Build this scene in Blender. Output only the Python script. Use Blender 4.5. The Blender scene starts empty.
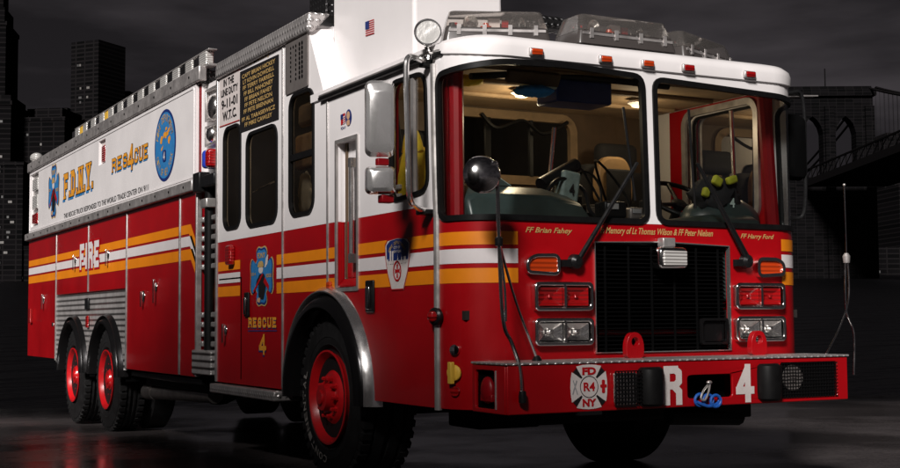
import bpy, bmesh, math, random
from mathutils import Vector, Matrix
from mathutils.geometry import delaunay_2d_cdt
random.seed(4)
C = bpy.context.scene
PI = math.pi
rad = math.radians

# ------------------------------------------------------------------ camera
POS = Vector((-4.64846, -6.17917, 1.05))
RT = Vector((0.88197437, -0.47124106, -0.00728568))
DN = Vector((0.02448943, 0.06126134, -0.99782128))
FW = Vector((0.47066069, 0.87987437, 0.06557136))
cam_d = bpy.data.cameras.new('camera')
cam = bpy.data.objects.new('camera', cam_d)
C.collection.objects.link(cam)
m3 = Matrix((RT, -DN, -FW)).transposed()
cam.matrix_world = Matrix.Translation(POS) @ m3.to_4x4()
cam_d.sensor_width = 36.0
cam_d.lens = 36.0 * 1307.0 / 900.0
cam_d.clip_start = 0.1
cam_d.clip_end = 4000
C.camera = cam

# ------------------------------------------------------------------ light
SUN_EL, SUN_AZ = rad(31), rad(225)          # azimuth clockwise from +Y: the light comes from front left of the truck
W = bpy.data.worlds.new('World'); C.world = W
W.use_nodes = True
nt = W.node_tree; nt.nodes.clear()
def wn(t, **k):
    n = nt.nodes.new(t)
    for a, b in k.items(): setattr(n, a, b)
    return n
sky = wn('ShaderNodeTexSky', sky_type='NISHITA', sun_disc=False)
sky.sun_elevation = SUN_EL; sky.sun_rotation = SUN_AZ
hs = wn('ShaderNodeHueSaturation'); hs.inputs['Saturation'].default_value = 0.0
tc = wn('ShaderNodeTexCoord'); mp = wn('ShaderNodeMapping'); mp.inputs['Scale'].default_value = (1.3, 1.3, 6)
nz = wn('ShaderNodeTexNoise'); nz.inputs['Scale'].default_value = 2.9; nz.inputs['Detail'].default_value = 6
cr = wn('ShaderNodeValToRGB')
cr.color_ramp.elements[0].position = 0.40; cr.color_ramp.elements[0].color = (.56, .50, .56, 1)
cr.color_ramp.elements[1].position = 0.66; cr.color_ramp.elements[1].color = (1.85, 1.63, 1.78, 1)
mx = wn('ShaderNodeMixRGB', blend_type='MULTIPLY'); mx.inputs[0].default_value = 1
bg = wn('ShaderNodeBackground'); bg.inputs['Strength'].default_value = 0.0040
wo = wn('ShaderNodeOutputWorld')
L = nt.links.new
L(sky.outputs[0], hs.inputs['Color']); L(tc.outputs['Generated'], mp.inputs[0]); L(mp.outputs[0], nz.inputs['Vector'])
L(nz.outputs['Fac'], cr.inputs[0]); L(hs.outputs[0], mx.inputs[1]); L(cr.outputs[0], mx.inputs[2])
L(mx.outputs[0], bg.inputs[0]); L(bg.outputs[0], wo.inputs[0])

sd = bpy.data.lights.new('sun', 'SUN'); sd.energy = 5.0; sd.angle = rad(11); sd.color = (1, .955, .92)
sun = bpy.data.objects.new('sun', sd); C.collection.objects.link(sun)
sdir = Vector((math.sin(SUN_AZ) * math.cos(SUN_EL), math.cos(SUN_AZ) * math.cos(SUN_EL), math.sin(SUN_EL)))
sun.rotation_euler = sdir.to_track_quat('Z', 'Y').to_euler()
sun.location = sdir * 60
vs = C.view_settings
vs.view_transform = 'Standard'; vs.look = 'None'; vs.exposure = 0; vs.gamma = 1; vs.use_curve_mapping = False
C.cycles.max_bounces = 10; C.cycles.transparent_max_bounces = 24
C.cycles.sample_clamp_indirect = 6

# ------------------------------------------------------------------ materials
M = {}
def mat(name, col, rough=.5, metal=0., coat=0., spec=.5, bump=None, bscale=30, bstr=.1, var=0., vscale=6, emis=None, estr=1, rvar=0.):
    m = bpy.data.materials.new(name); m.use_nodes = True
    t = m.node_tree; b = t.nodes['Principled BSDF']
    b.inputs['Base Color'].default_value = (*col, 1)
    b.inputs['Roughness'].default_value = rough; b.inputs['Metallic'].default_value = metal
    b.inputs['Coat Weight'].default_value = coat; b.inputs['Coat Roughness'].default_value = .04
    b.inputs['Specular IOR Level'].default_value = spec
    if emis:
        b.inputs['Emission Color'].default_value = (*emis, 1); b.inputs['Emission Strength'].default_value = estr
    co = t.nodes.new('ShaderNodeTexCoord')
    if var or rvar:
        n = t.nodes.new('ShaderNodeTexNoise'); n.inputs['Scale'].default_value = vscale; n.inputs['Detail'].default_value = 7
        n.inputs['Roughness'].default_value = .65
        t.links.new(co.outputs['Object'], n.inputs['Vector'])
        if var:
            r = t.nodes.new('ShaderNodeValToRGB')
            r.color_ramp.elements[0].position = .32; r.color_ramp.elements[1].position = .68
            r.color_ramp.elements[0].color = tuple(c * (1 - var) for c in col) + (1,)
            r.color_ramp.elements[1].color = tuple(min(1, c * (1 + var * .5)) for c in col) + (1,)
            t.links.new(n.outputs['Fac'], r.inputs[0]); t.links.new(r.outputs[0], b.inputs['Base Color'])
        if rvar:
            mr = t.nodes.new('ShaderNodeMapRange')
            mr.inputs['From Min'].default_value = .3; mr.inputs['From Max'].default_value = .7
            mr.inputs['To Min'].default_value = max(0.02, rough - rvar); mr.inputs['To Max'].default_value = rough + rvar
            t.links.new(n.outputs['Fac'], mr.inputs['Value']); t.links.new(mr.outputs[0], b.inputs['Roughness'])
    if bump:
        bp = t.nodes.new('ShaderNodeBump'); bp.inputs['Strength'].default_value = bstr; bp.inputs['Distance'].default_value = .01
        if bump == 'noise':
            n = t.nodes.new('ShaderNodeTexNoise'); n.inputs['Scale'].default_value = bscale; n.inputs['Detail'].default_value = 4
            t.links.new(co.outputs['Object'], n.inputs['Vector']); h = n.outputs['Fac']
        elif bump in ('diamond', 'ribs'):
            s = t.nodes.new('ShaderNodeSeparateXYZ'); t.links.new(co.outputs['Object'], s.inputs[0])
            def mth(op, a, b_=None):
                q = t.nodes.new('ShaderNodeMath'); q.operation = op
                for i, v in enumerate((a, b_)):
                    if v is None: continue
                    if isinstance(v, (int, float)): q.inputs[i].default_value = v
                    else: t.links.new(v, q.inputs[i])
                return q.outputs[0]
            X, Y, Z = s.outputs
            if bump == 'diamond':
                a = mth('ADD', Y, X); c_ = Z
                p = mth('SINE', mth('MULTIPLY', mth('ADD', a, c_), bscale)); q = mth('SINE', mth('MULTIPLY', mth('SUBTRACT', a, c_), bscale))
                p2 = mth('SINE', mth('MULTIPLY', mth('ADD', mth('SUBTRACT', X, Y), c_), bscale))
                h = mth('MAXIMUM', mth('MULTIPLY', p, q), .12)
            else:
                h = mth('SINE', mth('MULTIPLY', Z, bscale))
        t.links.new(h, bp.inputs['Height']); t.links.new(bp.outputs[0], b.inputs['Normal'])
    M[name] = m
    return m
mat('red_paint', (.36, .0018, .005), .34, coat=.35, bump='noise', bscale=2.2, bstr=.05, var=.18, vscale=1.3, rvar=.06, spec=.35)
mat('dark_red_paint', (.24, .002, .006), .42, spec=.3, var=.2, vscale=3)
mat('white_paint', (.80, .765, .765), .36, coat=.25, bump='noise', bscale=1.8, bstr=.05, var=.05, vscale=1.7, rvar=.05)
mat('orange_vinyl', (.80, .235, .006), .42, var=.1, vscale=3)
mat('white_vinyl', (.72, .67, .67), .42, var=.07, vscale=4)
mat('off_white', (.62, .56, .54), .5, var=.1, vscale=9)
mat('red_vinyl', (.42, .004, .008), .4)
mat('gold_vinyl', (.78, .33, .03), .38, var=.15, vscale=20)
mat('old_gold', (.50, .33, .12), .4, var=.15, vscale=20)
mat('blue_vinyl', (.03, .20, .48), .4, var=.18, vscale=14)
mat('navy_vinyl', (.012, .03, .16), .4, var=.2, vscale=14)
mat('black_vinyl', (.012, .011, .012), .4)
mat('skin_tone_vinyl', (.55, .33, .2), .45)
mat('chrome', (.86, .85, .84), .14, 1, rvar=.06, vscale=8)
mat('satin_chrome', (.86, .84, .83), .2, .93, rvar=.06, vscale=8)
mat('brushed_aluminium', (.60, .57, .55), .36, .75, bump='noise', bscale=14, bstr=.08, var=.25, vscale=7, rvar=.08)
mat('aluminium_trim', (.50, .47, .46), .40, .65, var=.3, vscale=9, rvar=.08)
mat('diamond_plate', (.56, .53, .52), .34, .65, bump='diamond', bscale=62, bstr=1.0, var=.25, vscale=8)
mat('ribbed_plate', (.58, .55, .54), .33, .6, bump='ribs', bscale=105, bstr=1.0, var=.25, vscale=7)
mat('dark_diamond_plate', (.07, .068, .07), .38, .9, bump='diamond', bscale=70, bstr=1.0)
mat('grey_grille', (.24, .215, .205), .5, .6, var=.15, vscale=12)
mat('black_rubber', (.006, .0058, .006), .42, var=.3, vscale=20, spec=.22)
mat('black_plastic', (.008, .008, .0085), .34, spec=.3, rvar=.1, vscale=30)
mat('matte_black', (.0028, .0028, .003), .8, spec=.03)
mat('tyre_rubber', (.009, .0085, .009), .62, bump='noise', bscale=60, bstr=.25, var=.35, vscale=9, rvar=.1, spec=.35)
mat('tyre_lettering', (.30, .28, .26), .7, var=.3, vscale=30)
mat('rim_red', (.56, .008, .012), .3, coat=.4, var=.2, vscale=10)
mat('fender_black', (.02, .019, .02), .2, .7, rvar=.08, vscale=6)
mat('chassis_black', (.008, .0075, .008), .7, spec=.2, var=.4, vscale=5)
mat('amber_lens', (.46, .042, .006), .12, coat=.6, bump='ribs', bscale=240, bstr=.35)
mat('red_lens', (.28, .004, .005), .12, coat=.6, bump='ribs', bscale=260, bstr=.4)
mat('blue_lens', (.02, .05, .42), .12, coat=.6)
mat('clear_lens', (.78, .76, .73), .2, .45, bump='ribs', bscale=330, bstr=.5)
mat('reflector', (.95, .93, .90), .24, 1, bump='noise', bscale=22, bstr=.55)
mat('tan_headliner', (.30, .20, .11), .75, var=.3, vscale=5, bump='noise', bscale=5, bstr=.35)
mat('tan_leather', (.36, .22, .10), .5, var=.2, vscale=8)
mat('brown_trim', (.10, .06, .03), .6, var=.3, vscale=5)
mat('dash_vinyl', (.030, .046, .045), .36, bump='noise', bscale=8, bstr=.15, var=.3, vscale=5)
mat('dark_interior', (.018, .015, .013), .7, var=.4, vscale=5)
mat('yellow_cloth', (.85, .58, .02), .8, var=.3, vscale=14, bump='noise', bscale=18, bstr=.5)
mat('lime_cloth', (.40, .42, .025), .7, var=.2, vscale=14)
mat('bright_blue_cloth', (.03, .27, .75), .7, var=.2, vscale=12)
mat('black_cloth', (.012, .012, .014), .85, bump='noise', bscale=16, bstr=.5)
mat('paper', (.58, .5, .36), .8, bump='noise', bscale=14, bstr=.5, var=.1, vscale=10)
mat('pale_label', (.50, .62, .58), .6, var=.1, vscale=20)
mat('lamp_silver', (.92, .90, .87), .2, .62, bump='noise', bscale=9, bstr=.6)
mat('dull_steel', (.24, .22, .21), .38, .85, var=.4, vscale=8)
mat('handset_grey', (.20, .26, .24), .6, var=.3, vscale=25)
mat('polished_housing', (.86, .84, .83), .17, .75, coat=.5, rvar=.05, vscale=6)
mat('grey_panel', (.30, .30, .31), .6)
mat('bar_base', (.055, .048, .046), .25)
mat('dome_glow', (.9, .8, .6), .4, emis=(1, .78, .42), estr=1.6)
mat('blue_cord', (.015, .10, .42), .4, bump='noise', bscale=90, bstr=.3, var=.3, vscale=40)
mat('yellow_plastic', (.7, .42, .05), .4)
mat('building_dark', (.009, .0085, .009), .7, spec=.0, var=.5, vscale=.05)
mat('building_glass', (.012, .012, .014), .5, spec=.0, var=.5, vscale=.08)
mat('bridge_stone', (.0042, .0038, .0041), .9, spec=.0, var=.5, vscale=.12, bump='noise', bscale=.6, bstr=.6)
mat('bridge_steel', (.008, .0073, .0077), .7, spec=.0)
mat('lit_window', (.02, .02, .02), .5, emis=(.9, .8, .72), estr=.17)
mat('dim_window', (.02, .02, .02), .5, emis=(.8, .74, .72), estr=.07)

def floors(m, step, ratio, k=1.):                      # storey bands: ledges between rows of dark glass
    t = m.node_tree; b = t.nodes['Principled BSDF']; co = t.nodes.new('ShaderNodeTexCoord')
    mp_ = t.nodes.new('ShaderNodeMapping'); mp_.inputs['Rotation'].default_value = (PI / 2, 0, 0)
    br = t.nodes.new('ShaderNodeTexBrick'); br.offset = 0; br.inputs['Scale'].default_value = 1
    br.inputs['Brick Width'].default_value = step * 2.6; br.inputs['Row Height'].default_value = step
    br.inputs['Mortar Size'].default_value = step * ratio; br.inputs['Mortar Smooth'].default_value = .2
    br.inputs['Color1'].default_value = (.003, .003, .0032, 1); br.inputs['Color2'].default_value = (.006, .0055, .006, 1)
    br.inputs['Mortar'].default_value = (.0105 * k, .0095 * k, .010 * k, 1)
    t.links.new(co.outputs['Object'], mp_.inputs[0]); t.links.new(mp_.outputs[0], br.inputs['Vector'])
    t.links.new(br.outputs['Color'], b.inputs['Base Color'])
floors(M['bridge_stone'], .8, .06, 1.1)
floors(M['building_dark'], 1.5, .14)
floors(M['building_glass'], 1.35, .2)

def glass(name, tint, rough=.02, strength=1.0):
    m = bpy.data.materials.new(name); m.use_nodes = True
    t = m.node_tree; t.nodes.clear()
    o = t.nodes.new('ShaderNodeOutputMaterial'); mix = t.nodes.new('ShaderNodeMixShader')
    tr = t.nodes.new('ShaderNodeBsdfTransparent'); tr.inputs[0].default_value = (*tint, 1)
    gl = t.nodes.new('ShaderNodeBsdfGlossy'); gl.inputs['Roughness'].default_value = rough
    fr = t.nodes.new('ShaderNodeFresnel'); fr.inputs[0].default_value = 1.45
    mu = t.nodes.new('ShaderNodeMath'); mu.operation = 'MULTIPLY'; mu.inputs[1].default_value = strength
    t.links.new(fr.outputs[0], mu.inputs[0]); t.links.new(mu.outputs[0], mix.inputs[0])
    t.links.new(tr.outputs[0], mix.inputs[1]); t.links.new(gl.outputs[0], mix.inputs[2]); t.links.new(mix.outputs[0], o.inputs[0])
    M[name] = m
glass('clear_glass', (.90, .92, .91), .02, .75)
glass('tinted_glass', (.55, .53, .50), .02, .8)
glass('clear_plastic', (.86, .83, .80), .10, 1.5)
def haze_plastic():                                 # clear covers with a little pale diffuse mixed in
    t = M['clear_plastic'].node_tree; out = [n for n in t.nodes if n.type == 'OUTPUT_MATERIAL'][0]; sh = out.inputs[0].links[0].from_socket
    d = t.nodes.new('ShaderNodeBsdfDiffuse'); d.inputs[0].default_value = (.55, .50, .47, 1); mx_ = t.nodes.new('ShaderNodeMixShader'); mx_.inputs[0].default_value = .09
    t.links.new(sh, mx_.inputs[1]); t.links.new(d.outputs[0], mx_.inputs[2]); t.links.new(mx_.outputs[0], out.inputs[0])
haze_plastic()

# ground: damp worn concrete with faint puddles
def ground_mat():
    m = bpy.data.materials.new('damp_concrete'); m.use_nodes = True
    t = m.node_tree; b = t.nodes['Principled BSDF']; co = t.nodes.new('ShaderNodeTexCoord')
    def noise(s, d, r=.6):
        n = t.nodes.new('ShaderNodeTexNoise'); n.inputs['Scale'].default_value = s; n.inputs['Detail'].default_value = d
        n.inputs['Roughness'].default_value = r; t.links.new(co.outputs['Object'], n.inputs['Vector']); return n.outputs['Fac']
    def ramp(f, p0, c0, p1, c1):
        r = t.nodes.new('ShaderNodeValToRGB'); e = r.color_ramp.elements
        e[0].position, e[0].color, e[1].position, e[1].color = p0, c0, p1, c1
        t.links.new(f, r.inputs[0]); return r.outputs[0]
    base = ramp(noise(.8, 10), .3, (.058, .050, .051, 1), .7, (.090, .077, .077, 1))
    fine = ramp(noise(40, 3), .3, (.62, .62, .62, 1), .7, (1.35, 1.35, 1.35, 1))
    mm = t.nodes.new('ShaderNodeMixRGB'); mm.blend_type = 'MULTIPLY'; mm.inputs[0].default_value = 1
    t.links.new(base, mm.inputs[1]); t.links.new(fine, mm.inputs[2])
    wet = ramp(noise(.3, 6), .36, (0, 0, 0, 1), .54, (1, 1, 1, 1))
    ro = t.nodes.new('ShaderNodeMapRange'); ro.inputs['To Min'].default_value = .42; ro.inputs['To Max'].default_value = .13
    t.links.new(wet, ro.inputs['Value']); t.links.new(ro.outputs[0], b.inputs['Roughness'])
    dk = t.nodes.new('ShaderNodeMixRGB'); dk.blend_type = 'MULTIPLY'; dk.inputs[2].default_value = (.7, .7, .7, 1)
    t.links.new(wet, dk.inputs[0]); t.links.new(mm.outputs[0], dk.inputs[1]); t.links.new(dk.outputs[0], b.inputs['Base Color'])
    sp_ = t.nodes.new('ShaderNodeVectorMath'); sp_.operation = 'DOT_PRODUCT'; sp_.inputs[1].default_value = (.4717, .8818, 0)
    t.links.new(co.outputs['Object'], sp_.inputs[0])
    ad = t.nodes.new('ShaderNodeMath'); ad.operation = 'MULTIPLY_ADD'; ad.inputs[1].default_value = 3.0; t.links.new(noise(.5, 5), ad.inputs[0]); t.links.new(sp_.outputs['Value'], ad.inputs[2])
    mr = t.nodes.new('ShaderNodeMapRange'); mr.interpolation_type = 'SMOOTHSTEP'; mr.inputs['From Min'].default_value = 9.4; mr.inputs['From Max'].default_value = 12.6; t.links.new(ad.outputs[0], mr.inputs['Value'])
    falloff = t.nodes.new('ShaderNodeMixRGB'); falloff.inputs[2].default_value = (.006, .0056, .006, 1)      # light falloff towards the quay edge, put into the ground colour
    t.links.new(mr.outputs[0], falloff.inputs[0]); t.links.new(dk.outputs[0], falloff.inputs[1]); t.links.new(falloff.outputs[0], b.inputs['Base Color'])
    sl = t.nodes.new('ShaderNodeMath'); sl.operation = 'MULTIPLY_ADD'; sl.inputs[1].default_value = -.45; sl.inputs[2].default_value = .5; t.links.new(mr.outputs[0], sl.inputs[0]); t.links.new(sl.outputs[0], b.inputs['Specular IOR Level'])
    bp = t.nodes.new('ShaderNodeBump'); bp.inputs['Strength'].default_value = .07; bp.inputs['Distance'].default_value = .01
    t.links.new(noise(22, 6), bp.inputs['Height']); t.links.new(bp.outputs[0], b.inputs['Normal'])
    M['damp_concrete'] = m
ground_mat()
def water_mat():
    m = bpy.data.materials.new('river_water'); m.use_nodes = True
    t = m.node_tree; b = t.nodes['Principled BSDF']; co = t.nodes.new('ShaderNodeTexCoord')
    mp_ = t.nodes.new('ShaderNodeMapping'); mp_.inputs['Rotation'].default_value = (0, 0, -.49); mp_.inputs['Scale'].default_value = (.25, 1, 1)
    n = t.nodes.new('ShaderNodeTexNoise'); n.inputs['Scale'].default_value = .55; n.inputs['Detail'].default_value = 5
    t.links.new(co.outputs['Object'], mp_.inputs[0]); t.links.new(mp_.outputs[0], n.inputs['Vector'])
    bp = t.nodes.new('ShaderNodeBump'); bp.inputs['Strength'].default_value = 1; bp.inputs['Distance'].default_value = 1.6
    t.links.new(n.outputs['Fac'], bp.inputs['Height']); t.links.new(bp.outputs[0], b.inputs['Normal'])
    b.inputs['Base Color'].default_value = (.002, .0019, .0023, 1); b.inputs['Roughness'].default_value = .35
    b.inputs['Specular IOR Level'].default_value = .14
    M['river_water'] = m
water_mat()

# ------------------------------------------------------------------ mesh helpers
class B:
    def __init__(s): s.bm = bmesh.new()
    def box(s, x0, y0, z0, x1, y1, z1, rot=None):
        bm = s.bm
        v = [bm.verts.new((x, y, z)) for x in (x0, x1) for y in (y0, y1) for z in (z0, z1)]
        for f in ((0, 1, 3, 2), (4, 6, 7, 5), (0, 4, 5, 1), (2, 3, 7, 6), (0, 2, 6, 4), (1, 5, 7, 3)): bm.faces.new([v[i] for i in f])
        if rot:                                    # (pivot, matrix)
            for q in v: q.co = rot[1] @ (q.co - Vector(rot[0])) + Vector(rot[0])
        return s
    def hexa(s, bot, top):                          # two loops of equal count
        bm = s.bm; a = [bm.verts.new(p) for p in bot]; b = [bm.verts.new(p) for p in top]; n = len(a)
        bm.faces.new(a[::-1]); bm.faces.new(b)
        for i in range(n): bm.faces.new((a[i], a[(i + 1) % n], b[(i + 1) % n], b[i]))
        return s
    def loft(s, loops, close=True, cap0=True, cap1=True):
        bm = s.bm; R = [[bm.verts.new(p) for p in l] for l in loops]; n = len(R[0])
        for A, Bq in zip(R, R[1:]):
            for i in range(n if close else n - 1): bm.faces.new((A[i], A[(i + 1) % n], Bq[(i + 1) % n], Bq[i]))
        if cap0: bm.faces.new(R[0][::-1])
        if cap1: bm.faces.new(R[-1])
        return s
    def tube(s, pts, r, n=10, smooth=0, r1=None):
        P = [Vector(p) for p in pts]
        if smooth:
            Q = []
            for i in range(len(P) - 1):
                p0, p1, p2, p3 = P[max(i - 1, 0)], P[i], P[i + 1], P[min(i + 2, len(P) - 1)]
                for k in range(smooth):
                    t = k / smooth
                    Q.append(.5 * ((2 * p1) + (p2 - p0) * t + (2 * p0 - 5 * p1 + 4 * p2 - p3) * t * t + (3 * p1 - p0 - 3 * p2 + p3) * t ** 3))
            P = Q + [P[-1]]
        up = None; loops = []
        for i, p in enumerate(P):
            d = (P[min(i + 1, len(P) - 1)] - P[max(i - 1, 0)]).normalized()
            if up is None: up = d.orthogonal().normalized()
            up = (up - d * up.dot(d)).normalized(); sd_ = d.cross(up)
            rr_ = r if r1 is None else r + (r1 - r) * i / (len(P) - 1)
            loops.append([p + (up * math.cos(2 * PI * k / n) + sd_ * math.sin(2 * PI * k / n)) * rr_ for k in range(n)])
        return s.loft(loops)
    def lathe(s, c, axis, prof, n=40, e1=None):
        c = Vector(c); d = Vector(axis).normalized(); a = Vector(e1) if e1 else d.orthogonal().normalized(); b = d.cross(a)
        loops = [[c + d * h + (a * math.cos(2 * PI * k / n) + b * math.sin(2 * PI * k / n)) * max(r, 1e-4) for k in range(n)] for h, r in prof]
        return s.loft(loops)
    def ball(s, c, r, sx=1, sy=1, sz=1, u=16, v=10):
        r_ = bmesh.ops.create_uvsphere(s.bm, u_segments=u, v_segments=v, radius=r)
        for q in r_['verts']: q.co = Vector((q.co.x * sx, q.co.y * sy, q.co.z * sz)) + Vector(c)
        return s
def link(o, parent):
    C.collection.objects.link(o)
    if parent: o.parent = parent
    return o
def mk(name, b, m, parent=None, bevel=0, smooth=True, angle=35, segs=2):
    bm = b.bm if isinstance(b, B) else b
    bmesh.ops.recalc_face_normals(bm, faces=bm.faces)
    me = bpy.data.meshes.new(name); bm.to_mesh(me); bm.free()
    me.materials.append(M[m] if isinstance(m, str) else m)
    if smooth:
        me.polygons.foreach_set('use_smooth', [True] * len(me.polygons)); me.set_sharp_from_angle(angle=rad(angle))
    o = link(bpy.data.objects.new(name, me), parent)
    if bevel:
        q = o.modifiers.new('bevel', 'BEVEL'); q.width = bevel; q.segments = segs; q.limit_method = 'ANGLE'; q.angle_limit = rad(40)
        q.harden_normals = False
    return o
def empty(name, loc=(0, 0, 0), parent=None, rz=0):
    o = bpy.data.objects.new(name, None); o.location = loc; o.rotation_euler = (0, 0, rz); o.empty_display_size = .2
    return link(o, parent)
def tag(o, label=None, cat=None, group=None, kind=None):
    for k, v in (('label', label), ('category', cat), ('group', group), ('kind', kind)):
        if v: o[k] = v
    return o
def again(src, parent, mw):                         # a further copy of a part (mesh shared) with its children
    c = src.copy(); link(c, parent); c.matrix_local = mw @ src.matrix_local
    for ch in list(src.children):
        d = ch.copy(); link(d, c)
    return c

# ---- flat outlines laid on the truck's faces
CR = .30                                            # radius of the cab's front corners
ARC = CR * PI / 2
def SIDE(x0=-1.25): return lambda u, v, o: Vector((x0 - o, -u, v))
def FRONT(y0=0.): return lambda u, v, o: Vector((u, y0 - o, v))
def CAB(u, v, o):                                   # runs round the cab: left flank (u = -y), corner, front, corner, right flank
    if u <= -CR: return Vector((-1.25 - o, -u, v))
    if u <= -CR + ARC:
        a = (u + CR) / CR
        return Vector((-1.25 + CR - (CR + o) * math.cos(a), CR - (CR + o) * math.sin(a), v))
    x = u + CR - ARC - 1.25 + CR
    if x <= 1.25 - CR: return Vector((x, -o, v))
    a = (x - (1.25 - CR)) / CR
    if a <= PI / 2: return Vector((1.25 - CR + (CR + o) * math.sin(a), CR - (CR + o) * math.cos(a), v))
    return Vector((1.25 + o, CR + (a - PI / 2) * CR, v))
def FX(x): return x + 1.25 - 2 * CR + ARC           # front x -> u
U_R = FX(1.25 - CR) + ARC                           # where the right flank starts
ARC_CUTS = [-CR + ARC * i / 8 for i in range(9)] + [U_R - ARC + ARC * i / 8 for i in range(9)]
def rr(u0, v0, u1, v1, r, n=5):
    r = min(r, (u1 - u0) / 2, (v1 - v0) / 2); out = []
    for cx, cy, a0 in ((u1 - r, v0 + r, -90), (u1 - r, v1 - r, 0), (u0 + r, v1 - r, 90), (u0 + r, v0 + r, 180)):
        for k in range(n + 1):
            a = rad(a0 + 90 * k / n); out.append((cx + r * math.cos(a), cy + r * math.sin(a)))
    return out
def quadr(p, r, n=5):                               # rounded polygon
    out = []; k_ = len(p)
    for i in range(k_):
        a, b, c = Vector(p[i - 1]), Vector(p[i]), Vector(p[(i + 1) % k_])
        d0 = (a - b).normalized(); d1 = (c - b).normalized(); rr_ = min(r, (a - b).length * .49, (c - b).length * .49)
        s0, s1 = b + d0 * rr_, b + d1 * rr_
        for j in range(n + 1):
            t = j / n; out.append(tuple((1 - t) ** 2 * s0 + 2 * t * (1 - t) * b + t * t * s1))
    return out
def circ(u, v, r, n=24, ry=None): return [(u + r * math.cos(2 * PI * k / n), v + (ry or r) * math.sin(2 * PI * k / n)) for k in range(n)]
def inside(p, loop):
    x, y = p; c = False; n = len(loop)
    for i in range(n):
        x0, y0 = loop[i]; x1, y1 = loop[i - 1]
        if (y0 > y) != (y1 > y) and x < (x1 - x0) * (y - y0) / (y1 - y0) + x0: c = not c
    return c
def grow(loop, d):                                  # offset a loop outward by d
    n = len(loop); A = sum(loop[i - 1][0] * loop[i][1] - loop[i][0] * loop[i - 1][1] for i in range(n)); sg = 1 if A > 0 else -1
    out = []
    for i in range(n):
        a, b, c = Vector(loop[i - 1]), Vector(loop[i]), Vector(loop[(i + 1) % n])
        e = ((b - a).normalized() if (b - a).length > 1e-7 else Vector((0, 0))) + ((c - b).normalized() if (c - b).length > 1e-7 else Vector((0, 0)))
        if e.length < 1e-6: out.append(tuple(b)); continue
        e.normalize(); out.append((b.x + sg * e.y * d, b.y - sg * e.x * d))
    return out
def clip(loop, lo, hi):
    for k, sgn in ((lo, 1), (hi, -1)):
        if k is None: continue
        out = []
        for i in range(len(loop)):
            a, b = loop[i - 1], loop[i]; da, db = sgn * (a[0] - k), sgn * (b[0] - k)
            if (da >= 0) != (db >= 0):
                t = da / (da - db); out.append((k, a[1] + (b[1] - a[1]) * t))
            if db >= 0: out.append(b)
        loop = out
        if len(loop) < 3: return []
    return loop
def sheet(b, loops, fn, off=0., thick=0., mode='eo', cuts=()):
    bm = b.bm if isinstance(b, B) else b
    vc, ed = [], []
    for l in loops:
        s0 = len(vc); vc += [Vector(p) for p in l]; ed += [(s0 + i, s0 + (i + 1) % len(l)) for i in range(len(l))]
    us = [p[0] for l in loops for p in l]; vs_ = [p[1] for l in loops for p in l]
    for c in cuts:
        if min(us) < c < max(us):
            s0 = len(vc); vc += [Vector((c, min(vs_) - .01)), Vector((c, max(vs_) + .01))]; ed.append((s0, s0 + 1))
    V, E_, F_, *_ = delaunay_2d_cdt(vc, ed, [], 0, 1e-6)
    keep = []
    for f in F_:
        c = tuple(sum((V[i] for i in f), Vector((0, 0))) / len(f)); k = sum(inside(c, l) for l in loops)
        if (k % 2 if mode == 'eo' else k > 0): keep.append(f)
    used = sorted({i for f in keep for i in f})
    top = {i: bm.verts.new(fn(V[i].x, V[i].y, off)) for i in used}
    for f in keep: bm.faces.new([top[i] for i in f])
    if thick:
        bot = {i: bm.verts.new(fn(V[i].x, V[i].y, off - thick)) for i in used}; cnt = {}
        for f in keep:
            bm.faces.new([bot[i] for i in f][::-1])
            for i in range(len(f)):
                e = (f[i - 1], f[i]); cnt[e] = 1
        for (a, c) in cnt:
            if (c, a) not in cnt: bm.faces.new((top[a], top[c], bot[c], bot[a]))
    return b
def panel(name, loops, fn, m, parent, off=0., thick=.02, mode='eo', cuts=(), bevel=0, smooth=True):
    return mk(name, sheet(B(), loops, fn, off, thick, mode, cuts), m, parent, bevel, smooth)
def decal(name, loops, fn, m, parent, off, mode='eo', cuts=()):
    b = sheet(B(), loops, fn, off, 0, mode, cuts); bm = b.bm
    return mk(name, b, m, parent)
# ---- lettering
def txt(name, s, fn, m, parent, off, u0, v0, u1, v1, shear=0., bold=0., bend=None):
    cu = bpy.data.curves.new('t', 'FONT'); cu.body = s; cu.shear = shear; cu.offset = bold; cu.fill_mode = 'FRONT'; cu.resolution_u = 4
    ob = bpy.data.objects.new('t', cu); C.collection.objects.link(ob)
    dg = bpy.context.evaluated_depsgraph_get(); dg.update()
    me = bpy.data.meshes.new_from_object(ob.evaluated_get(dg)); bpy.data.objects.remove(ob); bpy.data.curves.remove(cu)
    xs = [v.co.x for v in me.vertices]; ys = [v.co.y for v in me.vertices]
    a, b, c, d = min(xs), max(xs), min(ys), max(ys)
    for v in me.vertices:
        u = u0 + (v.co.x - a) / (b - a) * (u1 - u0); w = v0 + (v.co.y - c) / (d - c) * (v1 - v0)
        v.co = fn(u, w, off) if bend is None else bend(u, w, off)
    me.name = name; me.materials.clear(); me.materials.append(M[m])
    return link(bpy.data.objects.new(name, me), parent)
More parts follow.
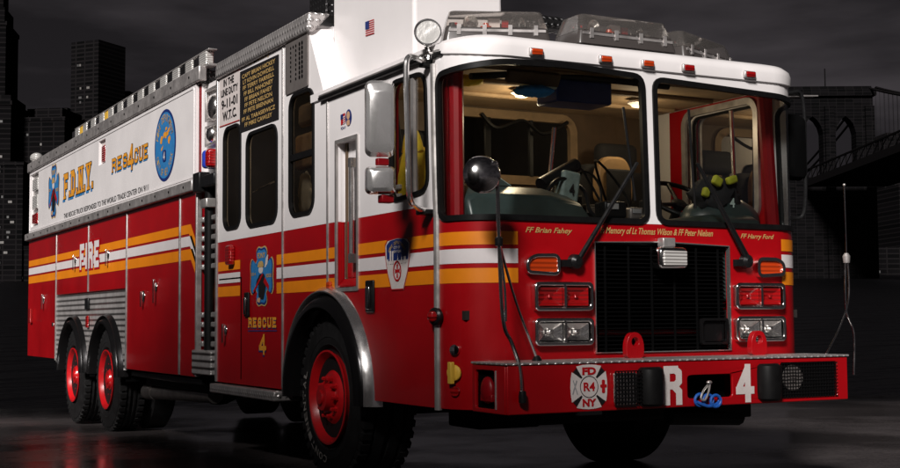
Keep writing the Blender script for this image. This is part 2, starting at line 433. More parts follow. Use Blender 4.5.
GL = {'F': [[(0, 0), (0, 1)], [(0, 1), (1, 1)], [(0, .5), (.75, .5)]], 'I': [[(.5, 0), (.5, 1)]],
      'R': [[(0, 0), (0, 1)], [(0, 1), (.7, 1), (1, .9), (1, .62), (.7, .5), (0, .5)], [(.55, .5), (1, .3), (1, 0)]],
      'E': [[(0, 0), (0, 1)], [(0, 1), (1, 1)], [(0, .5), (.75, .5)], [(0, 0), (1, 0)]],
      'D': [[(0, 0), (0, 1)], [(0, 1), (.6, 1), (1, .8), (1, .2), (.6, 0), (0, 0)]],
      'N': [[(0, 0), (0, 1)], [(0, 1), (1, 0)], [(1, 0), (1, 1)]],
      'Y': [[(0, 1), (.5, .5), (.5, 0)], [(1, 1), (.5, .5)]],
      'S': [[(1, .75), (1, .85), (.8, 1), (.2, 1), (0, .85), (0, .65), (.2, .53), (.8, .47), (1, .35), (1, .15), (.8, 0), (.2, 0), (0, .15), (0, .25)]],
      'C': [[(1, .76), (1, .85), (.8, 1), (.2, 1), (0, .85), (0, .15), (.2, 0), (.8, 0), (1, .15), (1, .24)]],
      'U': [[(0, 1), (0, .15), (.2, 0), (.8, 0), (1, .15), (1, 1)]],
      '4': [[(.72, 0), (.72, 1)], [(.72, 1), (0, .32)], [(0, .27), (1, .27)]], '.': [[(.5, 0), (.5, .02)]]}
def glyph(ch, u0, v0, w, h, sw, serif=0.):
    out = []
    def P(p): return Vector((u0 + sw / 2 + p[0] * (w - sw), v0 + sw / 2 + p[1] * (h - sw)))
    for st in GL[ch]:
        pts = [P(p) for p in st]
        for i in range(len(pts) - 1):
            a, b = pts[i], pts[i + 1]; d = (b - a).normalized(); n = Vector((-d.y, d.x)) * sw / 2
            ea = d * sw / 2 if (i == 0 and abs(d.x) < .01 or abs(d.y) < .01) else d * sw * .2
            eb = d * sw / 2 if (i == len(pts) - 2 and abs(d.x) < .01 or abs(d.y) < .01) else d * sw * .2
            out.append([tuple(a - ea - n), tuple(b + eb - n), tuple(b + eb + n), tuple(a - ea + n)])
        for p in pts[1:-1]: out.append(circ(p.x, p.y, sw / 2, 10))
        if serif and ch != '.':
            for k in (0, -1):
                q = st[k]
                o_ = st[1] if k == 0 else st[-2]
                if q[1] in (0, 1) and abs(o_[0] - q[0]) < .51 and abs(o_[1] - q[1]) > .3:
                    p = P(q); t_ = sw * serif; y_ = p.y - sw / 2 if q[1] == 0 else p.y + sw / 2 - sw * .42
                    out.append([(p.x - t_, y_ + .0007), (p.x + t_, y_ + .0007), (p.x + t_, y_ + sw * .42), (p.x - t_, y_ + sw * .42)])
    return out
def word(s, u0, v0, u1, v1, sw, serif=0., gap=.18, widths=None):
    wd = [(.35 if c in 'I.' else 1.) for c in s]; tot = sum(wd) + gap * (len(s) - 1); k = (u1 - u0) / tot; u = u0; L_ = []
    for c, q in zip(s, wd):
        L_ += glyph(c, u, v0, max(q * k, sw * 1.02), (v1 - v0) if c != '.' else sw * 1.05, sw, serif); u += (q + gap) * k
    return L_

# ------------------------------------------------------------------ setting
GT = Matrix(((1, 0, 0), (0, 1, 0), (0, -.018, 1)))
def gz(y): return .034 - .018 * y                   # the apron falls gently towards the river
RH = Vector((RT.x, RT.y, 0)).normalized(); FH = Vector((FW.x, FW.y, 0)).normalized()
def at(lat, d, z): p = POS + RH * lat + FH * d; return Vector((p.x, p.y, z))
g = B()
def apron(lat, d, dz=0.): p = at(lat, d, 0); p.z = gz(p.y) + dz; return p
EDGE = 19.6
g.hexa([apron(-60, -30, -3), apron(60, -30, -3), apron(60, EDGE, -3), apron(-60, EDGE, -3)], [apron(-60, -30), apron(60, -30), apron(60, EDGE), apron(-60, EDGE)])
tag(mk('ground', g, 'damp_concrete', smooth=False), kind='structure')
g = B()
WS = .0415                                           # the river's surface relative to the sloping apron
def wz(d): return -1.9 + WS * (d - 20)
bm = g.bm
vs4 = [bm.verts.new(at(a, d, wz(d))) for a, d in ((-900, 10), (900, 10), (1500, 700), (-1500, 700))]; bm.faces.new(vs4)
tag(mk('river', g, 'river_water', smooth=False), kind='structure')
g = B()
g.hexa([at(-900, 395, 5), at(900, 395, 5), at(1500, 1200, 8), at(-1500, 1200, 8)], [at(-900, 395, wz(395) + 1.6), at(900, 395, wz(395) + 1.6), at(1500, 1200, wz(395) + 3), at(-1500, 1200, wz(395) + 3)])
tag(mk('far_shore', g, 'matte_black', smooth=False), kind='structure')

# unseen brick block, added to shade the truck's lower flank and the ground
WX, WH_ = -8.2, 6.95
mat('shade_block_brick', (.09, .045, .035), .85, bump='noise', bscale=8, bstr=.4, var=.4, vscale=2)
wr = empty('shade_block', (WX, -4, 0)); wr.rotation_euler = (0, 0, 0)
b = B(); b.box(-9, -14, -1, 0, 3.4, WH_); mk('wall', b, 'shade_block_brick', wr, smooth=False)
b = B(); b.box(-9.1, -14.1, WH_ + .002, .12, 3.5, WH_ + .2); mk('shade_block_coping', b, 'off_white', wr, .02)
for k in range(3):
    y = -11 + k * 5.5
    b = B(); b.box(.003, y, 0, .08, y + 3.2, 3.6); mk('shade_block_door', b, 'chassis_black', wr, .02)
    b = B(); b.box(.003, y - .15, 3.602, .12, y + 3.35, 3.9); mk('shade_block_lintel', b, 'off_white', wr, .02)
tag(wr, 'unseen dark brick block added beside the apron to shade the truck', 'warehouse')
# ---- skyline
def pxl(px, d): return (px - 450) / 1307 * d
def pz(py, d, px=450): return POS.z + (318 + (450 - px) * .0083 - py) / 1307 * d
def tower(name, label, px0, px1, ytop, d, depth=30, rot=0, mt='building_dark', tiers=(), lights=6, mast=0, cat='skyscraper', ledge=True):
    w = (px1 - px0) / 1307 * d; zt = pz(ytop, d, (px0 + px1) / 2); z0 = wz(395) - 6 if d > 390 else wz(d) - 4
    root = empty(name, at(pxl((px0 + px1) / 2, d), d, z0)); h = zt - z0
    root.rotation_euler = (0, 0, math.atan2(RH.y, RH.x) + rot)
    b = B(); b.box(-w / 2, -depth / 2, 0, w / 2, depth / 2, h); mk('wall', b, mt, root, smooth=False)
    hh = h
    for k, (f, dh) in enumerate(tiers):
        b = B(); b.box(-w / 2 * f, -depth / 2 * f, hh, w / 2 * f, depth / 2 * f, hh + dh); mk('setback', b, mt, root, smooth=False); hh += dh
    if ledge:
        b = B(); b.box(-w / 2 - .3, -depth / 2 - .3, h - 1.2, w / 2 + .3, depth / 2 + .3, h - .0); b.bm.verts.ensure_lookup_table(); mk('parapet', b, 'building_glass', root, smooth=False)
    if mast:
        b = B(); b.tube([(0, 0, hh - 1), (0, 0, hh + mast)], .5, 6, r1=.12); mk('mast', b, 'bridge_steel', root)
    src = None
    for k in range(lights):
        ww = random.choice((.5, .6, 1.1))
        x = random.uniform(-w / 2 + 2, w / 2 - 3.5) if w > 7 else 0; z = random.uniform(h * .25, h - 5); z = round(z / 1.5) * 1.5 + .3
        b = B(); b.box(x, -depth / 2 - .12, z, x + ww, -depth / 2 + .1, z + .7)
        mk('window', b, random.choice(('lit_window', 'dim_window', 'dim_window')), root, smooth=False)
    tag(root, label, cat, 'skyline buildings across the river')
    return root
tower('skyscraper', 'tall dark office tower with flat top standing alone left of the truck roof', 79, 113, 41, 420, 13.5, rad(-24), 'building_glass', lights=22, ledge=False)
tower('skyscraper', 'slim stepped tower with needle mast cut off by the left picture edge', -14, 8, 24, 400, 20, rad(8), tiers=((.7, 5), (.4, 5)), lights=5, mast=8)
tower('skyscraper', 'dark tower with rounded stepped crown in front of the needle tower', -6, 17, 104, 396, 22, rad(5), tiers=((.86, 2),), lights=8)
tower('apartment_block', 'broad low dark block at the far left behind the truck tail', -8, 30, 163, 393, 16, 0, lights=16, cat='building')
tower('office_block', 'wide stepped dark block at the foot of the tall flat topped tower', 33, 80, 121, 405, 26, rad(-6), lights=8, cat='building', tiers=((.6, 3.6),))
tower('office_block', 'dark block with flat roof directly in front of the tall tower base', 44, 84, 112, 432, 26, rad(-10), lights=5, cat='building')
tower('office_block', 'low dark block peeping out right of the tall tower', 112, 140, 95, 445, 26, rad(-5), lights=2, cat='building')
tower('warehouse', 'long low dark waterfront shed left of the truck tail', -30, 60, 246, 392, 12, 0, lights=14, cat='building')
tower('apartment_block', 'dark riverside block with dotted lit windows at the right picture edge', 883, 925, 186, 440, 26, rad(6), lights=16, cat='building', ledge=False)
tower('office_block', 'small far block glimpsed between the bridge cables and deck', 874, 915, 138, 520, 26, rad(3), lights=3, cat='building', tiers=((.5, 2.5),))
tower('warehouse', 'low dark pier shed at the foot of the bridge tower', 862, 925, 246, 392, 12, 0, lights=4, cat='building', ledge=False)

# ---- suspension bridge
BD, BL = 320., 93.
bz0 = wz(BD) - 4
bridge = empty('suspension_bridge', at(BL, BD, 0)); bridge.rotation_euler = (0, 0, math.atan2(RH.y, RH.x))
tag(bridge, 'old stone bridge tower with two pointed arches, deck and cables behind the truck', 'bridge')
ZT = pz(84, BD, 830); ZD = pz(180, BD, 812)
def gothic(cx, hw, z0, zs, zt):                     # pointed arch outline
    return [(cx - hw, z0), (cx + hw, z0), (cx + hw, zs), (cx + hw * .82, zs + (zt - zs) * .42), (cx + hw * .45, zs + (zt - zs) * .78), (cx, zt),
            (cx - hw * .45, zs + (zt - zs) * .78), (cx - hw * .82, zs + (zt - zs) * .42), (cx - hw, zs)]
W2 = 11.0
ar_z1, ar_zs = pz(114, BD, 830), pz(131, BD, 830)
front = lambda u, v, o: Vector((u, -o, v))
stone = sheet(B(), [[(-W2, bz0), (W2, bz0), (W2, ZT - 2.4), (-W2, ZT - 2.4)], gothic(-3.9, 2.5, ZD + 1.2, ar_zs, ar_z1), gothic(4.2, 2.5, ZD + 1.2, ar_zs, ar_z1)], front, 2, 4)
mk('tower', stone, 'bridge_stone', bridge, smooth=False)
b = B(); b.box(-W2 - .7, -2.9, ZT - 2.4, W2 + .7, 2.9, ZT - .9); b.box(-W2 + .3, -2.2, ZT - .898, W2 - .3, 2.2, ZT)
mk('cornice', b, 'bridge_stone', bridge, smooth=False)
for x in (-W2 + 1, -.4 + .5, W2 - 1):
    b = B(); b.box(x - 1.1, -2.9, bz0, x + 1.1, -2.01, ZT - 5); mk('buttress', b, 'bridge_stone', bridge, smooth=False)
b = B(); b.tube([(0, 0, ZT), (0, 0, ZT + 4.8)], .16, 6); mk('flagpole', b, 'bridge_steel', bridge)
b = B(); b.box(-7, -230, ZD - 1.6, 13, -5.02, ZD); b.box(-7, 5.02, ZD - 1.6, 13, 900, ZD); mk('deck', b, 'bridge_steel', bridge, smooth=False)
for x in (-6.8, 12.8):
    b = B()
    for k in range(0, 46):
        y = -6 - k * 4.5; b.tube([(x, y, ZD), (x, y, ZD + 2.4)], .16, 5); b.tube([(x, y, ZD), (x, y - 4.5, ZD + 2.4)], .12, 5)
    b.tube([(x, -6, ZD + 2.4), (x, -212, ZD + 2.4)], .26, 5); mk('truss', b, 'bridge_steel', bridge)
def cab_z(y): t = min(abs(y) / 150., 1.); return ZD + 3 + (ZT - ZD - 3) * (1 - t) ** 2
cables = []
for x in (10.4, 12.6):
    b = B(); b.tube([(x, -k * 6., cab_z(k * 6)) for k in range(26)], .34, 6); b.tube([(x, k * 6., cab_z(k * 6)) for k in range(26)], .34, 6)
    cables.append(mk('main_cable', b, 'bridge_steel', bridge))
    b = B()
    for k in range(2, 48): y = -k * 3.; b.tube([(x, y, ZD), (x, y, cab_z(y))], .04, 4)
    mk('suspender_ropes', b, 'bridge_steel', bridge)['kind'] = 'stuff'

# ------------------------------------------------------------------ the truck
T = empty('fire_truck', (0, 0, 0))
tag(T, 'red and white heavy rescue fire truck with orange stripes parked on damp concrete', 'fire truck')
SB = SIDE()

# ---- chassis
b = B(); b.box(-.45, .3, .55, -.33, 12.3, .85); b.box(.33, .3, .55, .45, 12.3, .85); b.box(-1.0, 1.0, .86, 1.0, 12.3, 1.0)
b.box(-1.1, 4.8, .42, 1.1, 7.0, .58); b.box(-1.15, 2.75, .5, 1.15, 4.4, .6)
mk('chassis', b, 'chassis_black', T, .01)
b = B(); b.tube([(-1.0, 1.9, .5), (1.0, 1.9, .5)], .09); b.box(-.25, 1.65, .3, .25, 2.1, .6); b.tube([(-1, 8.02, .42), (1, 8.02, .42)], .12); b.tube([(-1, 9.65, .42), (1, 9.65, .42)], .12); b.ball((0, 8.02, .42), .3); b.ball((0, 9.65, .42), .3)
b.box(-.7, .15, .45, .7, 1.2, .85)
mk('axles', b, 'chassis_black', T, .02)
b = B(); b.tube([(-1.02, 7.15, .34), (-1.02, 5.8, .38), (-1.02, 5.0, .4)], .07, 16); b.tube([(-1.02, 7.2, .34), (-1.02, 6.9, .35)], .082, 16)
mk('exhaust_pipe', b, 'dull_steel', T)
b = B(); b.box(-1.2, 4.82, .5, -1.1, 7.2, .56); mk('sill_rail', b, 'fender_black', T, .01)

# ---- wheels
def wheel_parts(root, R, front=True):
    # local: axis along -x outward; the outer sidewall face at x = 0
    w = .40 if front else .30; rb = .30
    prof = [(-w, .30), (-w, R - .07), (-w + .02, R - .02), (-w + .05, R), (-w + .09, R), (-w + .095, R - .018), (-w + .105, R - .018), (-w + .11, R)]
    prof += [(-w / 2 - .02, R + .002), (-w / 2 - .015, R - .018), (-w / 2 + .015, R - .018), (-w / 2 + .02, R + .002)]
    prof += [(-.11, R), (-.105, R - .018), (-.095, R - .018), (-.09, R), (-.055, R - .004), (-.03, R - .03), (-.018, R - .035), (-.012, R - .06), (-.004, R - .10), (0.0, R - .14), (.002, R - .145), (-.002, R - .15), (-.004, R - .19), (.0, R - .195), (-.004, R - .2), (-.03, .325), (-.035, .30)]
    b = B(); b.lathe((0, 0, 0), (-1, 0, 0), prof, 64)
    # shoulder lugs
    for k in range(44):
        a = 2 * PI * k / 44; e = Vector((0, math.cos(a), math.sin(a))); tng = Vector((0, -math.sin(a), math.cos(a)))
        for (x0, x1) in ((.02, .085), (w - .085, w - .02)):
            c = e * (R + .002)
            lo = [Vector((x0, 0, 0)) + e * (R - .03) - tng * .022, Vector((x1, 0, 0)) + e * (R - .03) - tng * .022, Vector((x1, 0, 0)) + e * (R - .03) + tng * .022, Vector((x0, 0, 0)) + e * (R - .03) + tng * .022]
            b.hexa(lo, [q + e * .04 for q in lo])
    tyre = mk('tyre', b, 'tyre_rubber', root, angle=28)
    # rim: deep red dish
    if front:
        pr = [(-.30, .26), (-.06, .285), (-.02, .292), (.004, .312), (.012, .312), (.012, .300), (-.004, .286), (-.035, .268), (-.055, .255), (-.06, .235), (-.05, .19), (-.02, .165), (-.012, .15), (-.012, .095), (.05, .085), (.055, .03), (.055, .001)]
        nut_r, nut_h = .128, -.012
    else:
        pr = [(-.28, .26), (-.06, .285), (-.02, .292), (.004, .318), (.012, .318), (.012, .305), (-.004, .29), (-.05, .27), (-.075, .255), (-.08, .215), (-.075, .17), (-.075, .13), (-.04, .12), (-.03, .1), (-.01, .09), (-.01, .001)]
        nut_r, nut_h = .17, -.076
    b = B(); b.lathe((0, 0, 0), (-1, 0, 0), pr, 56); mk('rim', b, 'rim_red', root, angle=30)
    b = B()
    for k in range(10):
        a = 2 * PI * k / 10; c = Vector((-nut_h, nut_r * math.cos(a), nut_r * math.sin(a)))
        b.lathe(c, (-1, 0, 0), [(0, .02), (.012, .02), (.012, .014), (.036, .014), (.042, .009)], 6)
    b.lathe((-(.055 if front else -.01), 0, 0), (-1, 0, 0), [(0, .05), (.012, .047), (.016, .02), (.016, .001)], 20)
    mk('lug_nuts', b, 'rim_red', root, angle=25)
    return root
def wheel_letters(root, R, s, a0, a1, r0, r1):
    def pol(u, v, o):
        return Vector((-o, -v * math.cos(u), v * math.sin(u)))
    n = len(s)
    for i, ch in enumerate(s):
        t0 = a0 + (a1 - a0) * i / n; t1 = t0 + (a1 - a0) / n * .78
        if ch == ' ': continue
        txt('raised_letter', ch, None, 'tyre_lettering', root, .006, t0, r0, t1, r1, bold=.02, bend=lambda u, v, o: Vector((-o, v * math.cos(u), v * math.sin(u))))
FWY, FWZ, RF = 1.905, .545, .545
fw = empty('wheel', (-1.25, FWY, FWZ), T); wheel_parts(fw, RF, True)
# lettering reads clockwise seen from the flank (seen from -x, +y lies to the left)
wheel_letters(fw, RF, 'CONTINENTAL', rad(-88), rad(26), .385, .435)
REAR = [(8.02, .44), (9.65, .435)]
rw = None
for (y, z) in REAR:
    r_ = empty('wheel', (-1.255, y, z), T); wheel_parts(r_, .545, False)
    r2 = empty('wheel', (-.9, y, z), T); mk('tyre', B().lathe((0, 0, 0), (-1, 0, 0), [(-.28, .3), (-.28, .48), (-.24, .54), (-.04, .54), (0, .48), (0, .3)], 48), 'tyre_rubber', r2)
# far-side wheels
flip = Matrix.Rotation(PI, 4, 'Z')
for (y, z, R) in ((FWY, FWZ, RF),) + tuple((y, z, .545) for y, z in REAR):
    r_ = empty('wheel', (1.25, y, z), T)
    mk('tyre', B().lathe((0, 0, 0), (1, 0, 0), [(-.40, .3), (-.40, R - .07), (-.36, R), (-.22, R), (-.215, R - .018), (-.185, R - .018), (-.18, R), (-.05, R), (-.01, R - .07), (-.02, .31)], 56), 'tyre_rubber', r_)
    mk('rim', B().lathe((0, 0, 0), (1, 0, 0), [(-.35, .27), (-.03, .29), (0, .31), (0, .3), (-.12, .25), (-.1, .1), (-.05, .001)], 40), 'rim_red', r_)

def arch_ring(name, y, z, r0, r1, x_in, x_out, a0, a1, m, n=30, lip=.02):
    loops = []
    for k in range(n + 1):
        a = rad(a0 + (a1 - a0) * k / n); e = Vector((0, -math.cos(a), math.sin(a))); c = Vector((0, y, z))
        sec = [(x_in, r0), (x_out + .03, r0), (x_out, r0 + lip), (x_out, r0 + (r1 - r0) * .5), (x_out + .02, r1 - lip), (x_out + .05, r1), (x_in, r1 + .01)]
        loops.append([c + e * r + Vector((x, 0, 0)) for x, r in sec])
    b = B(); b.loft(loops); return mk(name, b, m, T, angle=40)
# front fender: black inner flare and a bright outer lip
arch_ring('fender', FWY, FWZ, .575, .675, -1.2, -1.335, -2, 182, 'fender_black')
arch_ring('fender_lip', FWY, FWZ, .678, .735, -1.2, -1.31, -2, 182, 'satin_chrome')
for y, z in REAR:
    arch_ring('fender', y, z, .585, .66, -1.1, -1.33, 4, 176, 'fender_black')
    arch_ring('fender_lip', y, z, .663, .705, -1.2, -1.305, 4, 176, 'fender_black')
# wheel housings
b = B()
for y, z in [(FWY, FWZ)] + REAR:
    n = 18; lo = []
    for x in (-1.22, -.62):
        lo.append([Vector((x, y - .68 * math.cos(PI * k / n), z + .68 * math.sin(PI * k / n))) for k in range(n + 1)])
    b.loft(lo, close=False, cap0=False, cap1=False)
    b.bm.faces.new([b.bm.verts.new(p) for p in lo[1]])
mk('wheel_housing', b, 'matte_black', T)

# ---- rear equipment body
Y0, Y1 = 4.82, 12.61
b = B(); b.box(-1.215, Y0, .62, 1.22, 7.22, 3.12); b.box(-1.215, 7.222, 1.16, 1.22, 10.73, 3.12); b.box(-1.215, 10.732, .62, 1.22, Y1, 3.12)
mk('equipment_body', b, 'dark_red_paint', T, .01)
HOLE = [(-8.50, 2.80), (-8.19, 2.80), (-8.19, 3.07), (-8.50, 3.07)]
ENDL = [(-12.50, 2.37), (-11.98, 2.37), (-11.98, 3.09), (-12.50, 3.09)]
panel('upper_panel', [[(-Y1, 2.285), (-Y0 - .06, 2.285), (-Y0 - .06, 3.135), (-Y1, 3.135)], HOLE, ENDL], SB, 'white_paint', T, 0, .03)
up = [o for o in T.children if o.name.startswith('upper_panel')][0]
b = B(); b.box(-1.22, 8.19, 2.80, -1.213, 8.50, 3.07); mk('marker_lamp_recess', b, 'off_white', up)
b = B(); b.box(-1.24, 8.27, 2.82, -1.216, 8.42, 3.01); mk('marker_lamp', b, 'red_lens', T, .01)
b = B(); b.box(-1.22, 11.98, 2.37, -1.214, 12.50, 3.09); mk('light_recess', b, 'brushed_aluminium', up)
b = B(); b.box(-1.25, 12.06, 2.86, -1.22, 12.42, 3.03); mk('scene_light', b, 'clear_lens', T, .015)
b = B(); b.box(-1.25, 12.06, 2.60, -1.22, 12.42, 2.80); mk('scene_light', b, 'clear_lens', T, .015)
b = B(); b.box(-1.25, 12.06, 2.40, -1.22, 12.42, 2.55); mk('marker_lamp', b, 'red_lens', T, .015)
panel('panel_lip', [rr(-Y1 + .03, 2.31, -Y0 - .10, 3.11, .03), rr(-Y1 + .045, 2.325, -Y0 - .115, 3.095, .03)], SB, 'white_paint', T, .006, .01)
# trims: bright drip rails
def rail(name, y0, y1, z0, z1, x_out, m='aluminium_trim', rivets=0, xin=-1.2):
    b = B(); b.box(x_out, y0, z0, xin, y1, z1); o = mk(name, b, m, T, .012)
    if rivets:
        b = B(); n = int((y1 - y0) / rivets)
        for k in range(n):
            y = y0 + (k + .5) * (y1 - y0) / n; b.lathe((x_out + .002, y, (z0 + z1) / 2), (-1, 0, 0), [(0, .014), (.006, .012), (.009, .006), (.009, .001)], 10)
        mk('rivets', b, 'matte_black' if rivets > .4 else 'chrome', o)
    return o
rail('trim_rail', Y0 + .02, Y1 + .06, 2.185, 2.282, -1.30, 'aluminium_trim', .45)
rail('roof_rail', Y0 - .1, Y1 + .06, 3.138, 3.27, -1.275, 'aluminium_trim', .55)
b = B(); b.box(-1.24, Y0 - .05, 3.122, 1.24, Y1, 3.24); mk('body_roof', b, 'dark_diamond_plate', T)
# doors
DO = [(12.60, 10.755, .60), (10.705, 8.975, 1.40), (8.925, 7.245, 1.40), (7.195, 5.355, .575), (5.305, 4.84, .575)]
STR = [('orange_vinyl', 1.825, 1.907), ('white_vinyl', 1.713, 1.803), ('orange_vinyl', 1.592, 1.688)]
STC = [(1.462, 1.535), (1.360, 1.440), (1.252, 1.333)]
def stripe_poly(k):
    z0, z1 = STR[k][1:]; c0, c1 = STC[k]; yb = 5.0 - .03 * k; dn = (z1 - c1) * 1.0
    return [(-12.59, z0), (-yb - .05, z0), (-yb - .05 + dn, c0), (-4.27, c0), (-4.27, c1), (-yb + dn, c1), (-yb, z1), (-12.59, z1)]
DOORS = []
FIREG = word('FIRE', -9.37, 1.665, -8.42, 1.965, .075, gap=.28)
FIRER = word('FIRE', -9.405, 1.64, -8.385, 1.99, .125, gap=.2)
for i, (ya, yb, z0) in enumerate(DO):
    d = panel('compartment_door', [rr(-ya, z0, -yb, 2.18, .012, 2)], SB, 'red_paint', T, 0, .03, bevel=.005); DOORS.append(d)
    for k in range(3):
        l = clip(stripe_poly(k), -ya + .008, -yb - .008)
        if i in (0,): l = clip(l, -ya + .03, None)
        if l: decal('stripe', [l], SB, STR[k][0], d, .0025)
    for nm, gg, m_, of in (('letter_outline', FIRER, 'red_vinyl', .0045), ('fire_lettering', FIREG, 'white_vinyl', .0065)):
        ls = [clip(q, -ya + .006, -yb - .006) for q in gg]; ls = [q for q in ls if len(q) > 2]
        if i in (1, 2) and ls: decal(nm, ls, SB, m_, d, of, 'union')
# seam strips between the doors
for y, z0 in ((10.73, .58), (8.95, 1.4), (7.22, .58), (5.33, .58), (4.83, .58)):
    b = B(); b.box(-1.258, y - .018, z0, -1.21, y + .018, 2.18); mk('door_seam_trim', b, 'aluminium_trim', T, .004)
def latch(y, z, parent, w=.05, h=.11, m='chrome', x=-1.25):
    b = B(); b.lathe((x - .001, y, z), (-1, 0, 0), [(0, w), (.008, w), (.012, w * .8), (.012, .001)], 20)
    b.box(x - .035, y - .012, z - h, x - .012, y + .012, z + h * .5)
    return mk('latch', b, m, parent, .004)
latch(9.62, 1.79, DOORS[1], .055, .12); latch(8.0, 1.78, DOORS[2], .055, .12)
latch(11.5, 1.36, DOORS[0], .06, .13); latch(6.55, 1.30, DOORS[3], .06, .1); latch(6.10, 1.38, DOORS[3], .05, .15)
b = B(); b.box(-1.29, 12.25, 1.05, -1.25, 12.36, 1.25); mk('side_marker', b, 'red_lens', T, .01)
b = B(); b.lathe((-1.25, 10.9, 1.03), (-1, 0, 0), [(0, .03), (.01, .028), (.014, .001)], 16); mk('fuel_cap', b, 'chrome', DOORS[0])
# bright ribbed apron over the tandem wheels
n = 20
ol = [(-10.70, .56)]
for y, z in reversed(REAR):
    ol += [(-y - .66 * math.cos(PI * k / n), max(.56, z + .66 * math.sin(PI * k / n))) for k in range(1, n)]
ol += [(-7.245, .56), (-7.245, 1.385), (-10.70, 1.385)]
panel('wheel_apron', [ol], SB, 'ribbed_plate', T, -.004, .02)
b = B(); b.box(-1.275, 8.86, 1.20, -1.25, 9.02, 1.33); mk('fuel_door', b, 'black_plastic', T, .01)
b = B(); b.box(-1.275, 8.87, .99, -1.25, 8.97, 1.13); mk('side_marker', b, 'red_lens', T, .012)
b = B(); b.box(-1.225, 10.76, .60, -1.19, 12.58, .605); mk('rear_sill', b, 'chassis_black', T)

# graphics of the upper panel
UP = up
gold = word('F.D.N.Y.', -10.30, 2.575, -8.74, 2.885, .074, serif=.95, gap=.22)
def shift(L_, du, dv): return [[(u + du, v + dv) for u, v in l] for l in L_]
decal('department_lettering_shadow', shift(gold, -.05, -.035), SB, 'blue_vinyl', UP, .003, 'union')
decal('department_lettering_outline', [grow(l, .012) for l in gold], SB, 'black_vinyl', UP, .005, 'union')
decal('department_lettering', gold, SB, 'gold_vinyl', UP, .007, 'union')
r1 = word('RES', -7.86, 2.655, -7.22, 2.80, .030, serif=.95, gap=.34); r2 = glyph('4', -7.19, 2.60, .23, .265, .046); r3 = word('CUE', -6.93, 2.655, -6.43, 2.80, .030, serif=.95, gap=.34)
rs = r1 + r2 + r3
decal('rescue_shadow', shift(rs, -.022, -.02), SB, 'blue_vinyl', UP, .003, 'union')
decal('rescue_outline', [grow(l, .008) for l in rs], SB, 'black_vinyl', UP, .005, 'union')
decal('rescue_lettering', rs, SB, 'gold_vinyl', UP, .007, 'union')
txt('side_motto', 'THIS RESCUE TRUCK RESPONDED TO THE WORLD TRADE CENTER ON 9/11', SB, 'black_vinyl', UP, .003, -10.31, 2.335, -6.40, 2.395, bold=.004)
def maltese(cu, cv, w, h):
    k = [(-.16, .16), (-.34, .98), (0, .9), (.34, .98), (.16, .16), (.98, .36), (.88, 0), (.98, -.36), (.16, -.16), (.34, -.98), (0, -.9), (-.34, -.98), (-.16, -.16), (-.98, -.36), (-.88, 0), (-.98, .36)]
    return [(cu + x * w / 2, cv + y * h / 2) for x, y in k]
def square_cross(cu, cv, w, h):
    k = [(-.68, .92), (-.35, .98), (0, 1.0), (.35, .98), (.68, .92), (.34, .34), (.92, .68), (.98, .35), (1.0, 0), (.98, -.35), (.92, -.68), (.34, -.34), (.68, -.92), (.35, -.98), (0, -1.0), (-.35, -.98), (-.68, -.92), (-.34, -.34), (-.92, -.68), (-.98, -.35), (-1.0, 0), (-.98, .35), (-.92, .68), (-.34, .34)]
    return [(cu + x * w / 2, cv + y * h / 2) for x, y in k]
def broad(cu, cv, w, h):
    k = [(-.26, .30), (-.50, .80), (-.28, .98), (0, .90), (.28, .98), (.50, .80), (.26, .30), (.84, .62), (.99, .40), (.92, 0), (.99, -.40), (.84, -.62), (.26, -.30), (.50, -.80), (.28, -.98), (0, -.90), (-.28, -.98), (-.50, -.80), (-.26, -.30), (-.84, -.62), (-.99, -.40), (-.92, 0), (-.99, .40), (-.84, .62)]
    return quadr([(cu + x * w / 2, cv + y * h / 2) for x, y in k], .04, 3)
def florian(cu, cv, w, h):                          # the rounded emblem cross: a disc with four flared arms
    return [broad(cu, cv, w, h), circ(cu, cv, w * .33, 28, h * .33)]
